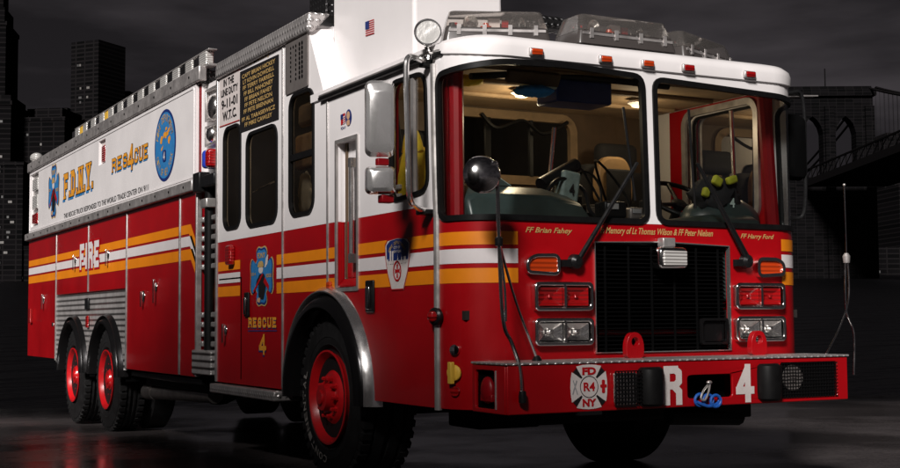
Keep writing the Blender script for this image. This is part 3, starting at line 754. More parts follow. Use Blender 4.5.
def emblem(name, parent, cu, cv, w, h, off, fn=SB):
    e = decal(name, [[grow_p for grow_p in l] for l in florian(cu, cv, w * 1.07, h * 1.05)], fn, 'old_gold', parent, off, 'union')
    decal('emblem_field', florian(cu, cv, w, h), fn, 'blue_vinyl', e, off + .002, 'union')
    dk = [quadr([(cu - .13 * w, cv + .02 * h), (cu + .12 * w, cv + .05 * h), (cu + .22 * w, cv - .14 * h), (cu + .10 * w, cv - .40 * h), (cu - .12 * w, cv - .36 * h)], .03),
          quadr([(cu - .20 * w, cv - .06 * h), (cu - .06 * w, cv + .03 * h), (cu - .12 * w, cv - .12 * h), (cu - .26 * w, cv - .2 * h)], .02)]
    decal('figure_coat', dk, fn, 'black_vinyl', e, off + .004, 'union')
    decal('figure_face', [circ(cu - .02 * w, cv + .11 * h, .10 * w, 18, .065 * h), quadr([(cu + .14 * w, cv + .12 * h), (cu + .28 * w, cv + .2 * h), (cu + .30 * w, cv + .36 * h), (cu + .2 * w, cv + .3 * h)], .02)], fn, 'off_white', e, off + .004, 'union')
    decal('figure_helmet', [quadr([(cu - .17 * w, cv + .15 * h), (cu + .13 * w, cv + .15 * h), (cu + .08 * w, cv + .25 * h), (cu - .1 * w, cv + .25 * h)], .03)], fn, 'old_gold', e, off + .006)
    txt('emblem_lettering', 'FDNY', fn, 'old_gold', e, off + .004, cu - .17 * w, cv + .30 * h, cu + .17 * w, cv + .39 * h, bold=.03)
    txt('emblem_lettering', 'RESCUE', fn, 'old_gold', e, off + .004, cu + .21 * w, cv - .03 * h, cu + .44 * w, cv + .03 * h, bold=.03)
    txt('emblem_lettering', 'CO 4', fn, 'old_gold', e, off + .004, cu - .44 * w, cv + .02 * h, cu - .25 * w, cv + .07 * h, bold=.03)
    decal('emblem_border', [broad(cu, cv, w * .99, h * .99), broad(cu, cv, w * .93, h * .93)], fn, 'navy_vinyl', e, off + .003)
    decal('figure_tools', [quadr([(cu - .36 * w, cv - .24 * h), (cu - .31 * w, cv - .26 * h), (cu + .08 * w, cv + .02 * h), (cu + .05 * w, cv + .05 * h)], .005), quadr([(cu + .10 * w, cv - .1 * h), (cu + .32 * w, cv - .24 * h), (cu + .34 * w, cv - .16 * h), (cu + .16 * w, cv - .02 * h)], .01)], fn, 'red_vinyl', e, off + .005, 'union')
    decal('figure_boots', [quadr([(cu - .16 * w, cv - .36 * h), (cu - .02 * w, cv - .36 * h), (cu - .05 * w, cv - .44 * h), (cu - .18 * w, cv - .42 * h)], .01)], fn, 'skin_tone_vinyl', e, off + .006)
    return e
emblem('cross_emblem', UP, -10.94, 2.735, .66, .70, .003)
def arc_text(s, fn, m, parent, off, cu, cv, r0, r1, a0, a1, inward=False):
    for i, ch in enumerate(s):
        if ch == ' ': continue
        t0 = a0 + (a1 - a0) * i / len(s); t1 = t0 + (a1 - a0) / len(s) * .8
        ra, rb = (r0, r1) if not inward else (r1, r0)
        txt('seal_letter', ch, fn, m, parent, off, t0, ra, t1, rb, bold=.01, bend=lambda u, v, o: fn(cu + v * math.cos(u), cv + v * math.sin(u), o))
sc_u, sc_v = -5.83, 2.705
seal = decal('round_seal', [circ(sc_u, sc_v, .355, 48, .34)], SB, 'navy_vinyl', UP, .003)
decal('seal_field', [circ(sc_u, sc_v, .325, 48, .312)], SB, 'blue_vinyl', seal, .005)
arc_text('FIRE DEPARTMENT', SB, 'old_gold', seal, .007, sc_u, sc_v, .225, .295, rad(165), rad(15))
arc_text('CITY OF NEW YORK', SB, 'old_gold', seal, .007, sc_u, sc_v, .225, .295, rad(200), rad(340), True)
random.seed(11)
fl = []
for k in range(12):
    a = random.uniform(0, 2 * PI); r_ = random.uniform(.02, .17); u_, v_ = sc_u + r_ * math.cos(a), sc_v + .05 + r_ * math.sin(a) * .8
    fl.append(quadr([(u_ - random.uniform(.02, .05), v_ - .015), (u_ + random.uniform(.01, .05), v_ - random.uniform(.0, .03)), (u_ + random.uniform(.02, .06), v_ + random.uniform(.01, .05)), (u_ - .02, v_ + random.uniform(.01, .04))], .01))
decal('seal_figures', fl, SB, 'gold_vinyl', seal, .007, 'union')
decal('seal_shield', [rr(sc_u - .055, sc_v - .155, sc_u + .05, sc_v - .045, .02)], SB, 'navy_vinyl', seal, .009)
decal('seal_number', glyph('4', sc_u - .027, sc_v - .137, .05, .075, .014), SB, 'white_vinyl', seal, .011, 'union')

# ---- the gap between body and crew cab
b = B(); b.box(-1.05, 4.26, .60, 1.2, 4.82, 3.12); mk('gap_panel', b, 'dark_red_paint', T)
GP = [o for o in T.children if o.name.startswith('gap_panel')][0]
GS = SIDE(-1.05)
b = B(); b.box(-1.17, 4.27, 2.30, -1.055, 4.80, 3.12); b.box(-1.216, 4.803, 2.29, -1.06, 4.8195, 3.13); mk('gap_upper_panel', b, 'white_paint', T, .004)
for z0, z1 in ((2.78, 3.06), (2.56, 2.74)):
    b = B()
    b.box(-1.205, 4.40, z0, -1.171, 4.43, z1); b.box(-1.205, 4.74, z0, -1.171, 4.77, z1); b.box(-1.205, 4.4302, z0, -1.171, 4.7398, z0 + .025); b.box(-1.205, 4.4302, z1 - .025, -1.171, 4.7398, z1)
    mk('scene_light_frame', b, 'brushed_aluminium', T, .004)
b = B(); b.ball((-1.18, 4.58, 2.88), .11, .5, 1, 1); mk('scene_lamp', b, 'reflector', T)
b = B(); b.ball((-1.19, 4.58, 2.65), .075, .8, 1, 1); mk('scene_lamp', b, 'reflector', T)
b = B(); b.box(-1.26, 4.50, 2.36, -1.12, 4.60, 2.52); mk('beacon', b, 'red_lens', T, .03, segs=3)
b = B(); b.box(-1.26, 4.603, 2.36, -1.12, 4.69, 2.52); mk('beacon', b, 'blue_lens', T, .03, segs=3)
b = B(); b.box(-1.28, 4.28, 2.19, -1.06, 4.82, 2.29); b.box(-1.30, 4.62, 2.16, -1.2, 4.8, 2.33); mk('rail_bracket', b, 'black_plastic', T, .01)
for k in range(3):
    l = clip(stripe_poly(k), -4.81, -4.28); decal('stripe', [l], GS, STR[k][0], GP, .003)
b = B()
b.tube([(-1.2, 4.62, 2.3), (-1.2, 4.62, .78)], .045, 12); mk('hose_pipe', b, 'black_rubber', T)
b = B(); b.box(-1.26, 4.54, 2.02, -1.15, 4.70, 2.10); mk('pipe_clamp', b, 'brushed_aluminium', T, .01)
b = B()
for k in range(14):
    z = .84 + k * .082
    if k in (4, 5, 6, 7): continue
    b.box(-1.23, 4.36, z, -1.10, 4.50, z + .045); b.box(-1.23, 4.73, z, -1.10, 4.80, z + .045)
mk('step_rungs', b, 'aluminium_trim', T, .01)
b = B()
b.box(-1.27, 4.37, .60, -1.08, 4.90, .81); mk('step_box', b, 'ribbed_plate', T, .01)
b = B(); b.box(-1.262, 4.245, .56, -1.15, 4.285, 3.1); mk('corner_trim', b, 'aluminium_trim', T, .006)

# ---- cab and crew cab shell
WH = [(-1.905 - .70 * math.cos(PI * k / 28), .56 if k in (0, 28) else .545 + .70 * math.sin(PI * k / 28)) for k in range(29)]
REND = U_R + 3.9
red = [(-4.25, .56)] + WH + [(REND, .56), (REND, 1.70), (U_R + .25, 1.70), (U_R + .12, 1.68), (U_R + .02, 1.63), (U_R - .05, 1.60), (-.27, 1.60), (-.34, 1.635), (-.43, 1.68), (-.56, 1.70), (-4.25, 1.70)]
REC_L = [(-1.75, 1.70), (-1.75, 1.26), (-1.42, 1.26), (-1.42, 1.70)]
GRX0, GRX1, GRZ0, GRZ1 = -.415, .57, .855, 1.49
GRL = [(FX(GRX0), GRZ0), (FX(GRX1), GRZ0), (FX(GRX1), GRZ1 - .005), (FX(.08), GRZ1 + .012), (FX(GRX0), GRZ1)]
# the recess is cut as a notch from the top edge of the red part
i0 = len(red) - 1
red_out = red[:-1] + [(-1.42, 1.70), (-1.42, 1.26), (-1.75, 1.26), (-1.75, 1.70), (-4.25, 1.70)]
cab_body = panel('cab_body', [red_out, GRL], CAB, 'red_paint', T, 0, .03, cuts=ARC_CUTS)
# openings
WS_L = quadr([(-.285, 1.612), (FX(-.035), 1.612), (FX(-.055), 2.468), (FX(-.6), 2.492), (FX(-1.0), 2.478), (-.31, 2.425)], .07)
WS_R = quadr([(FX(.045), 1.612), (U_R - .02, 1.605), (U_R - .0, 2.405), (FX(1.0), 2.43), (FX(.03), 2.462)], .07)
CW = quadr([(-.925, 1.765), (-.425, 1.79), (-.455, 2.475), (-.925, 2.485)], .10)
CWR = rr(U_R + .14, 1.72, U_R + .85, 2.47, .07)
W1 = rr(-4.085, 1.80, -3.675, 2.62, .10); W2w = rr(-3.525, 1.785, -2.862, 2.505, .10); W3 = rr(-2.60, 1.80, -2.15, 2.66, .10)
REC_U = [(-1.75, 1.7), (-1.42, 1.7), (-1.42, 2.22), (-1.75, 2.22)]
wh = [(-4.25, 1.7015), (-1.75, 1.7015), (-1.75, 2.22), (-1.42, 2.22), (-1.42, 1.7015), (-.56, 1.7015), (-.43, 1.6815), (-.34, 1.6365), (-.27, 1.6015), (U_R - .05, 1.6015), (U_R + .02, 1.6315), (U_R + .12, 1.6815), (U_R + .25, 1.7015),
      (REND, 1.7015), (REND, 2.55), (-1.95, 2.55), (-2.262, 3.09), (-4.25, 3.09)]
cab_white = panel('cab_upper_shell', [wh, WS_L, WS_R, CW, CWR, W1, W2w, W3], CAB, 'white_paint', T, 0, .03, cuts=ARC_CUTS)
# stripes round the cab
for k, (z0, z1) in enumerate(STC):
    mname = STR[k][0]
    runs = [(-4.23, -3.68), (-2.87, -1.77), (-1.40, FX(-.92)), (FX(.99), U_R + 1.5)]
    for a, c in runs:
        lp = [(a, z0), (c, z0), (c, z1), (a, z1)]
        if a == -2.87:                              # stop short of the wheel lip
            lp = [(a, z0), (c, z0), (c, z1), (a, z1)]
        decal('stripe', [lp], CAB, mname, cab_body, .0025, cuts=ARC_CUTS)
# gaskets and glass
def window(name, loop, fn, m_glass, parent, wdt=.03, cuts=(), depth=.03):
    f = panel(name, [grow(loop, wdt * .55), grow(loop, -wdt * .6)], fn, 'black_rubber', parent, .012, depth, cuts=cuts)
    decal('pane', [grow(loop, -wdt * .4)], fn, m_glass, f, -.006, cuts=cuts)
    return f
window('windshield', WS_L, CAB, 'clear_glass', T, .028, ARC_CUTS); window('windshield', WS_R, CAB, 'clear_glass', T, .028, ARC_CUTS)
for nm, lp in (('side_window', W1), ('door_window', W2w), ('side_window', W3), ('door_window', CW), ('door_window', CWR)):
    f = window(nm, lp, CAB, 'tinted_glass' if lp in (W1, W2w, W3) else 'clear_glass', T, .022)
    if lp is W3:
        b = B(); b.box(-1.262, 2.17, 2.19, -1.235, 2.58, 2.235); mk('sash_bar', b, 'black_rubber', f)
    if lp is CW:
        b = B(); b.box(-1.262, .60, 1.79, -1.235, .635, 2.47); mk('vent_window_bar', b, 'brushed_aluminium', f)
# seams
for y, z0, z1 in ((2.747, .57, 3.08), (1.908, 1.29, 2.55)):
    b = B(); b.box(-1.257, y - .014, z0, -1.24, y + .014, z1); mk('door_seam_trim', b, 'aluminium_trim', T, .003)
for y, z0, z1 in ((3.655, .6, 1.40),):
    b = B(); b.box(-1.2535, y - .006, z0, -1.24, y + .006, z1); b.box(-1.2535, y + .0062, z1 - .012, -1.24, 4.2, z1); mk('door_seam', b, 'matte_black', T)
b = B(); b.tube([(-1.255, .315, .55), (-1.255, .315, 1.6), (-1.255, .335, 2.0), (-1.255, .345, 2.5)], .022, 10); mk('hinge_strip', b, 'brushed_aluminium', T)
b = B(); b.lathe((-1.27, .30, 1.07), (-1, -.3, 0), [(0, .05), (.02, .05), (.03, .04)], 16); mk('hinge_knob_base', b, 'black_plastic', T)
b = B(); b.ball((-1.30, .29, 1.07), .032); mk('hinge_knob', b, 'red_lens', T)
# door pull recess
b = B()
b.box(-1.19, 1.41, 1.26, -1.18, 1.76, 2.225); b.box(-1.221, 1.7525, 1.70, -1.191, 1.762, 2.225); b.box(-1.221, 1.41, 2.2215, -1.191, 1.752, 2.231); o = mk('handle_recess', b, 'white_paint', T)
b = B(); b.hexa([(-1.248, 1.43, 1.27), (-1.18, 1.43, 1.31), (-1.18, 1.74, 1.31), (-1.248, 1.74, 1.27)], [(-1.248, 1.43, 1.28), (-1.192, 1.43, 1.33), (-1.192, 1.74, 1.33), (-1.248, 1.74, 1.28)]); b.box(-1.198, 1.43, 1.331, -1.1902, 1.74, 1.70); b.box(-1.221, 1.7525, 1.26, -1.1985, 1.762, 1.699)
mk('recess_floor', b, 'red_paint', o)
panel('recess_frame', [rr(-1.77, 1.24, -1.40, 2.24, .01), rr(-1.745, 1.265, -1.425, 2.215, .01)], SB, 'brushed_aluminium', o, .01, .012)
b = B(); b.tube([(-1.245, 1.53, 1.46), (-1.245, 1.53, 2.06)], .017, 12); b.box(-1.26, 1.51, 2.04, -1.17, 1.55, 2.10); b.box(-1.26, 1.51, 1.42, -1.17, 1.55, 1.48); mk('grab_bar', b, 'satin_chrome', o)
# latches on the doors
def paddle(y, z, h=.17, w=.05):
    b = B(); b.box(-1.268, y - w, z - h / 2, -1.25, y + w, z + h / 2); mk_ = mk('door_latch', b, 'black_plastic', T, .02, segs=3)
    b = B(); b.box(-1.285, y - w * .45, z - h * .4, -1.268, y + w * .45, z + h * .3); mk('paddle', b, 'chrome', mk_, .008)
paddle(1.215, 1.20, .2, .06); paddle(3.50, 1.18, .19, .05); latch(4.03, .98, T, .045, .1)
b = B(); b.box(-1.275, 1.83, 1.262, -1.25, 1.89, 1.31); mk('marker_lamp', b, 'amber_lens', T, .008)
b = B(); b.box(-1.30, 3.80, 1.50, -1.25, 3.93, 1.66); mk('warning_lamp', b, 'red_lens', T, .02, segs=3)
# running board
b = B(); b.box(-1.30, 2.80, .47, -1.1, 4.30, .545); mk('running_board', b, 'diamond_plate', T, .012)
# fuel and tow details near the corner
b = B(); b.lathe((-1.23, .17, .76), (-.85, -.5, 0), [(0, .045), (.012, .045), (.018, .03), (.018, .001)], 18); b.box(-1.265, .15, .7, -1.24, .19, .82); mk('plug_cover', b, 'yellow_plastic', T, .004)
b = B(); b.lathe((-1.225, .17, .885), (-.85, -.5, 0), [(0, .03), (.012, .03), (.016, .015), (.016, .001)], 14); mk('plug_socket', b, 'chrome', T)
b = B(); b.lathe((-1.225, .17, .66), (-.85, -.5, 0), [(0, .028), (.01, .028), (.014, .001)], 14); mk('plug_lamp', b, 'red_lens', T)

# ---- crew cab roof and the front wall of the raised roof
b = B()
b.hexa([(-1.25, 2.262, 3.09), (-1.10, 2.19, 3.09), (-1.10, 1.95, 2.56), (-1.25, 1.952, 2.552)], [(-1.22, 2.3, 3.09), (-1.08, 2.25, 3.09), (-1.08, 2.02, 2.56), (-1.22, 2.02, 2.552)])
b.box(-1.098, 2.17, 2.56, 1.25, 2.22, 3.09)
mk('raised_roof_front', b, 'white_paint', T, .004)
b = B(); b.box(-1.235, 2.26, 3.092, 1.25, 4.24, 3.13); mk('crew_roof', b, 'white_paint', T, .01)
b = B(); b.hexa([(-1.285, 2.19, 3.06), (-1.235, 2.19, 3.06), (-1.235, 4.25, 3.06), (-1.285, 4.25, 3.06)], [(-1.275, 2.19, 3.20), (-1.10, 2.19, 3.20), (-1.10, 4.25, 3.20), (-1.275, 4.25, 3.20)])
mk('roof_rail', b, 'diamond_plate', T, .02)
b = B(); b.box(-1.12, 2.25, 3.2, -.2, 2.56, 3.62); mk('roof_locker', b, 'dark_diamond_plate', T, .01)
# cab roof cap
def cab_loop(o, z, y_end=2.18, n=9):
    P = [CAB(-y_end, z, o)]
    for k in range(n + 1): P.append(CAB(-CR + ARC * k / n, z, o))
    for k in range(1, 8): P.append(CAB(FX(-.95) + 1.9 * k / 8, z, o))
    for k in range(n + 1): P.append(CAB(U_R - ARC + ARC * k / n, z, o))
    P.append(CAB(U_R + y_end - CR, z, o)); return P
def cap_z(p, z, k): return z
rings = [(0.004, 2.505), (.014, 2.512), (.016, 2.565), (.006, 2.60), (-.03, 2.628), (-.10, 2.648), (-.2, 2.662), (-.28, 2.668)]
b = B(); loops = []
for o, z in rings:
    lp = cab_loop(o, z)
    # the cap's lower edge rises along the flanks
    lp = [Vector((p.x, p.y, p.z + (.04 * min(1, max(0, (p.y - .02) / .28)) if z < 2.57 else 0))) for p in lp]
    loops.append(lp)
b.loft(loops, close=False, cap0=False, cap1=False)
last = loops[-1]; n_ = len(last); bmv = [b.bm.verts.new(p) for p in last]; b.bm.faces.new(bmv)
mk('roof_cap', b, 'white_paint', T, angle=50)
# drip moulding along the flank
b = B(); b.tube([(-1.268, 2.0, 2.552), (-1.268, .42, 2.552), (-1.25, .25, 2.548)], .017, 8); mk('drip_moulding', b, 'black_rubber', T)
b = B(); b.tube([(-1.272, 2.0, 2.572), (-1.272, .42, 2.572), (-1.255, .26, 2.568)], .008, 8); mk('drip_moulding_trim', b, 'brushed_aluminium', T)
# white equipment pod on the roof
b = B()
b.hexa([(-1.10, 2.168, 2.66), (-1.10, .905, 2.655), (-.46, .905, 2.655), (-.46, 2.168, 2.66)], [(-1.10, 2.168, 3.45), (-1.10, .905, 3.45), (-.46, .93, 3.45), (-.46, 2.168, 3.45)])
mk('roof_pod', b, 'white_paint', T, .025, segs=3)
POD = [o for o in T.children if o.name.startswith('roof_pod')][0]
PS = SIDE(-1.10)
# small flag on the pod
fu0, fu1, fv0, fv1 = -1.61, -1.475, 2.925, 3.02
fg = decal('flag', [[(fu0, fv0), (fu1, fv0 - .008), (fu1, fv1 - .008), (fu0, fv1)]], PS, 'white_vinyl', POD, .003)
st = []
for k in range(7):
    h_ = (fv1 - fv0) / 13; v = fv0 + 2 * k * h_; st.append([(fu0, v), (fu1, v - .008), (fu1, v - .008 + h_), (fu0, v + h_)])
decal('flag_stripes', st, PS, 'red_vinyl', fg, .005); decal('flag_canton', [[(fu0, (fv0 + fv1) / 2 - .005), (fu0 + .06, (fv0 + fv1) / 2 - .008), (fu0 + .06, fv1 - .003), (fu0, fv1)]], PS, 'navy_vinyl', fg, .007)

# ---- crew cab graphics
bp_ = panel('memorial_plaque', [[(-3.685, 2.545), (-2.83, 2.535), (-2.83, 3.015), (-3.685, 3.03)]], SB, 'black_vinyl', T, .008, .008)
LN = ['CAPT BRIAN HICKEY', 'LT KEVIN DOWDELL', 'FF TERRY FARRELL', 'FF BILL MAHONEY', 'FF BRIAN FAHEY', 'FF PETE NELSON', 'FF PETE BRENNAN', 'FF AL TARASIEWICZ', 'FF MIKE CAWLEY']
v = 2.995
for i, s in enumerate(LN):
    w_ = .0435 * len(s); gap_ = .0045 if i != 6 else .016
    txt('plaque_lettering', s, SB, 'old_gold', bp_, .0105, -3.255 - w_ / 2, v - .033, -3.255 + w_ / 2, v, bold=.014); v -= .043 + gap_
wt = panel('memorial_sign', [[(-4.205, 2.655), (-3.70, 2.645), (-3.70, 3.06), (-4.205, 3.09)]], SB, 'off_white', T, .004, .004)
for s, a, c, v0, h_ in (('IN THE', -4.10, -3.84, 2.975, .06), ('LINE DUTY', -4.16, -3.74, 2.895, .06), ('9-11-01', -4.15, -3.75, 2.79, .078), ('W.T.C.', -4.12, -3.77, 2.69, .078)):
    txt('sign_lettering', s, SB, 'black_vinyl', wt, .0065, a, v0, c, v0 + h_, bold=.03)
for q in ([(-4.2, 2.655), (-3.70, 2.645), (-3.70, 2.652), (-4.2, 2.662)], [(-4.2, 3.076), (-3.70, 3.046), (-3.70, 3.053), (-4.2, 3.083)]):
    decal('sign_rule', [q], SB, 'red_vinyl', wt, .0065)
txt('memory_lettering', 'In Memory', SB, 'old_gold', cab_white, .003, -3.50, 3.035, -3.0, 3.08, shear=.3, bold=.01)
# speaker grille
gl_ = panel('speaker_grille', [rr(-2.672, 2.685, -2.245, 3.075, .01)], SB, 'grey_grille', T, .012, .012, bevel=.004)
hl = []
for i in range(5):
    for j in range(8):
        u_, v_ = -2.56 + i * .05, 2.77 + j * .034
        if i in (3, 4) or j == 7 or (i == 0) or (i == 2): hl.append(circ(u_ + (.02 if i > 2 else 0), v_, .015 if i > 2 else .011, 10))
decal('grille_holes', hl, SB, 'matte_black', gl_, .0145)
# door emblem, RESCUE 4
emblem('door_emblem', cab_body, -3.185, 1.39, .50, .455, .003)
r_ = word('RESCUE', -3.475, 1.003, -2.87, 1.08, .021, serif=.9, gap=.34)
decal('door_rescue_lettering', r_, SB, 'gold_vinyl', cab_body, .005, 'union'); decal('door_rescue_shadow', shift(r_, -.007, -.008), SB, 'navy_vinyl', cab_body, .003, 'union')
decal('door_underline', [[(-3.49, .973), (-2.86, .977), (-2.86, .985), (-3.49, .981)]], SB, 'navy_vinyl', cab_body, .003)
r_ = glyph('4', -3.235, .80, .155, .155, .034)
decal('door_number', r_, SB, 'gold_vinyl', cab_body, .005, 'union'); decal('door_number_shadow', shift(r_, -.012, -.014), SB, 'navy_vinyl', cab_body, .003, 'union')
# department patch on the cab door
def shield(cu, cv, w, h, k=1.):
    P = [(-.40, .47), (0, .5), (.40, .47), (.5, .38), (.49, .12), (.40, -.18), (.24, -.5), (-.24, -.5), (-.40, -.18), (-.49, .12), (-.5, .38)]
    return [(cu + x * w * k, cv + y * h * k) for x, y in P]
pu, pv, pw, ph = -.832, 1.388, .345, .315
pt = decal('patch', [shield(pu, pv, pw, ph)], SB, 'off_white', cab_body, .0045)
decal('patch_border', [shield(pu, pv, pw, ph), shield(pu, pv, pw, ph, .955)], SB, 'red_vinyl', pt, .006)
decal('patch_sky', [quadr([(pu - .145, pv + .02), (pu + .145, pv + .02), (pu + .15, pv + .115), (pu + .1, pv + .14), (pu, pv + .147), (pu - .1, pv + .14), (pu - .15, pv + .115)], .01)], SB, 'navy_vinyl', pt, .006)
sk = [[(pu - .135, pv + .0), (pu - .12, pv), (pu - .12, pv + .03), (pu - .135, pv + .03)], [(pu - .10, pv), (pu - .08, pv), (pu - .08, pv + .08), (pu - .10, pv + .08)], [(pu - .07, pv), (pu - .05, pv), (pu - .05, pv + .075), (pu - .07, pv + .075)], [(pu + .0, pv), (pu + .02, pv), (pu + .01, pv + .06)], [(pu + .05, pv), (pu + .075, pv), (pu + .0625, pv + .055)], [(pu + .09, pv), (pu + .12, pv), (pu + .12, pv + .04), (pu + .09, pv + .04)]]
decal('patch_skyline', sk, SB, 'off_white', pt, .008, 'union')
decal('patch_ring', [circ(pu, pv - .045, .055, 24, .062), circ(pu, pv - .045, .043, 24, .05)], SB, 'red_vinyl', pt, .008)
decal('patch_cross', [maltese(pu, pv - .045, .07, .085)], SB, 'red_vinyl', pt, .0065)
arc_text('FIRE DEPARTMENT', SB, 'old_gold', pt, .0085, pu, pv - .02, .135, .155, rad(140), rad(40))
txt('patch_lettering', 'CITY OF', SB, 'off_white', pt, .0085, pu - .045, pv + .088, pu + .045, pv + .104, bold=.02)
txt('patch_lettering', 'NEW YORK', SB, 'off_white', pt, .0085, pu - .06, pv + .064, pu + .06, pv + .08, bold=.02)
# sticker pair on the white cab door
sk_ = decal('flag_sticker', [[(-1.68, 2.33), (-1.61, 2.34), (-1.61, 2.405), (-1.68, 2.40)]], SB, 'red_vinyl', cab_white, .003)
decal('sticker_canton', [[(-1.68, 2.365), (-1.64, 2.37), (-1.64, 2.403), (-1.68, 2.40)]], SB, 'navy_vinyl', sk_, .005)
decal('sticker_stripes', [[(-1.64, 2.375 - k * .014), (-1.61, 2.38 - k * .014), (-1.61, 2.387 - k * .014), (-1.64, 2.382 - k * .014)] for k in range(4)], SB, 'white_vinyl', sk_, .005)
s2 = decal('round_sticker', [circ(-1.555, 2.365, .05, 20, .055)], SB, 'navy_vinyl', cab_white, .003); decal('sticker_face', [circ(-1.555, 2.38, .027, 16), rr(-1.58, 2.315, -1.53, 2.35, .01)], SB, 'skin_tone_vinyl', s2, .005, 'union')
txt('sticker_lettering', 'FDNY', SB, 'navy_vinyl', cab_white, .003, -1.68, 2.30, -1.60, 2.318, bold=.01)

# ---- the cab front
FR = FRONT()
GM = 'matte_black'
b = B(); b.box(GRX0 + .01, .05, GRZ0 + .0, GRX1 - .01, .12, GRZ1 - .01); gr = mk('radiator_grille', b, GM, T)
b = B()
for k in range(26):
    z = GRZ0 + .02 + k * .0235; b.box(GRX0 + .015, .022, z, GRX1 - .015, .05, z + .006)
for k in range(6):
    x = GRX0 + .08 + k * .165; b.box(x, .010, GRZ0, x + .012, .0178, GRZ1 - .02)
mk('grille_slats', b, 'matte_black', gr)
panel('grille_frame', [[(u, v_) for u, v_ in GRL], grow(GRL, -.008)], CAB, 'satin_chrome', gr, .012, .03)
# red tray behind the lower grille
b = B(); b.box(GRX0 + .06, .046, .955, GRX1 - .14, .0492, .985); mk('grille_crossbar', b, 'dark_red_paint', gr)
fq = panel('tow_access_frame', [rr(.327, .893, .535, 1.05, .02), rr(.342, .908, .52, 1.035, .02)], FR, 'fender_black', T, .03, .02)
b = B(); b.box(.345, -.006, .912, .517, .004, 1.03); mk('access_plate', b, 'fender_black', fq)
# centre lamp over the grille
b = B(); b.box(-.02, -.10, 1.335, .19, .0, 1.465); cl = mk('centre_lamp', b, 'chrome', T, .03, segs=3)
b = B(); b.box(.0, -.112, 1.357, .17, -.1, 1.442); mk('lens', b, 'clear_lens', cl, .02)
b = B(); b.box(.035, -.06, 1.467, .125, .0, 1.52); mk('bracket', b, 'aluminium_trim', cl, .006)
# lamps: bezels and lenses
def lamp_pair(x0, z0, x1, z1, lens, name, split=True):
    b = sheet(B(), [rr(x0, z0, x1, z1, .03), rr(x0 + .022, z0 + .022, x1 - .022, z1 - .022, .02)], FR, .045, .045); bz = mk(name, b, 'chrome', T, .006)
    b = B(); b.box(x0 + .02, -.008, z0 + .02, x1 - .02, .0, z1 - .02); mk('lamp_back', b, 'black_plastic', bz)
    xs = [(x0 + .03, (x0 + x1) / 2 - .01), ((x0 + x1) / 2 + .01, x1 - .03)]
    b = B(); b.box((x0 + x1) / 2 - .008, -.05, z0 + .02, (x0 + x1) / 2 + .008, -.0082, z1 - .02); mk('divider', b, 'chrome', bz)
    for a, c in xs:
        b = B(); zc = (z0 + z1) / 2; xc = (a + c) / 2
        # dished reflector: four facets towards a bulb
        bm = b.bm; q = [bm.verts.new(p) for p in ((a, -.03, z0 + .03), (c, -.03, z0 + .03), (c, -.03, z1 - .03), (a, -.03, z1 - .03))]
        q2 = [bm.verts.new(p) for p in ((xc - .03, -.010, zc - .014), (xc + .03, -.010, zc - .014), (xc + .03, -.010, zc + .014), (xc - .03, -.010, zc + .014))]
        for i in range(4): bm.faces.new((q[i], q[(i + 1) % 4], q2[(i + 1) % 4], q2[i]))
        bm.faces.new(q2); o = mk('reflector', b, lens, bz, smooth=False)
        b = B(); b.ball((xc, -.016, zc), .012); mk('bulb', b, 'reflector' if lens != 'red_lens' else 'red_lens', bz)
    for sx, sz in ((x0 + .008, z0 + .008), (x1 - .008, z0 + .008), (x0 + .008, z1 - .008), (x1 - .008, z1 - .008)): pass
    return bz
lamp_pair(-.836, 1.095, -.446, 1.258, 'red_lens', 'warning_light'); lamp_pair(.59, 1.10, .978, 1.262, 'red_lens', 'warning_light')
lamp_pair(-.836, .902, -.446, 1.057, 'reflector', 'headlight'); lamp_pair(.59, .905, .978, 1.060, 'reflector', 'headlight')
def turn(pts, nm='turn_signal'):
    l = quadr(pts, .05, 6)
    bz = mk(nm, sheet(B(), [l, grow(l, -.022)], FR, .04, .04), 'chrome', T, .006)
    b = sheet(B(), [grow(l, -.021)], FR, .03, .03); mk('lens', b, 'amber_lens', bz, .01)
turn([(-.886, 1.30), (-.66, 1.288), (-.66, 1.418), (-.83, 1.414), (-.886, 1.38)]); turn([(.762, 1.292), (.985, 1.305), (.985, 1.385), (.93, 1.418), (.762, 1.42)])
# marker lamps on the roof cap
for x in (-.80, -.33, -.03, .27, .745):
    b = B(); b.box(x - .045, -.034, 2.52, x + .045, -.01, 2.566); mo = mk('marker_light', b, 'aluminium_trim', T, .008)
    b = B(); b.box(x - .036, -.045, 2.526, x + .036, -.0342, 2.560); mk('lens', b, 'amber_lens' if x < .2 else 'red_lens', mo, .008)
# script lettering under the windshield
txt('script_lettering', 'FF Brian Fahey', CAB, 'old_gold', cab_body, .003, FX(-.87), 1.522, FX(-.56), 1.562, shear=.35, bold=.012)
txt('script_lettering', 'In Memory of Lt Thomas Wilson & FF Peter Nielsen', CAB, 'old_gold', cab_body, .003, FX(-.37), 1.527, FX(.45), 1.577, shear=.35, bold=.012)
txt('script_lettering', 'FF Harry Ford', CAB, 'old_gold', cab_body, .003, FX(.665), 1.525, FX(.93), 1.562, shear=.35, bold=.012)
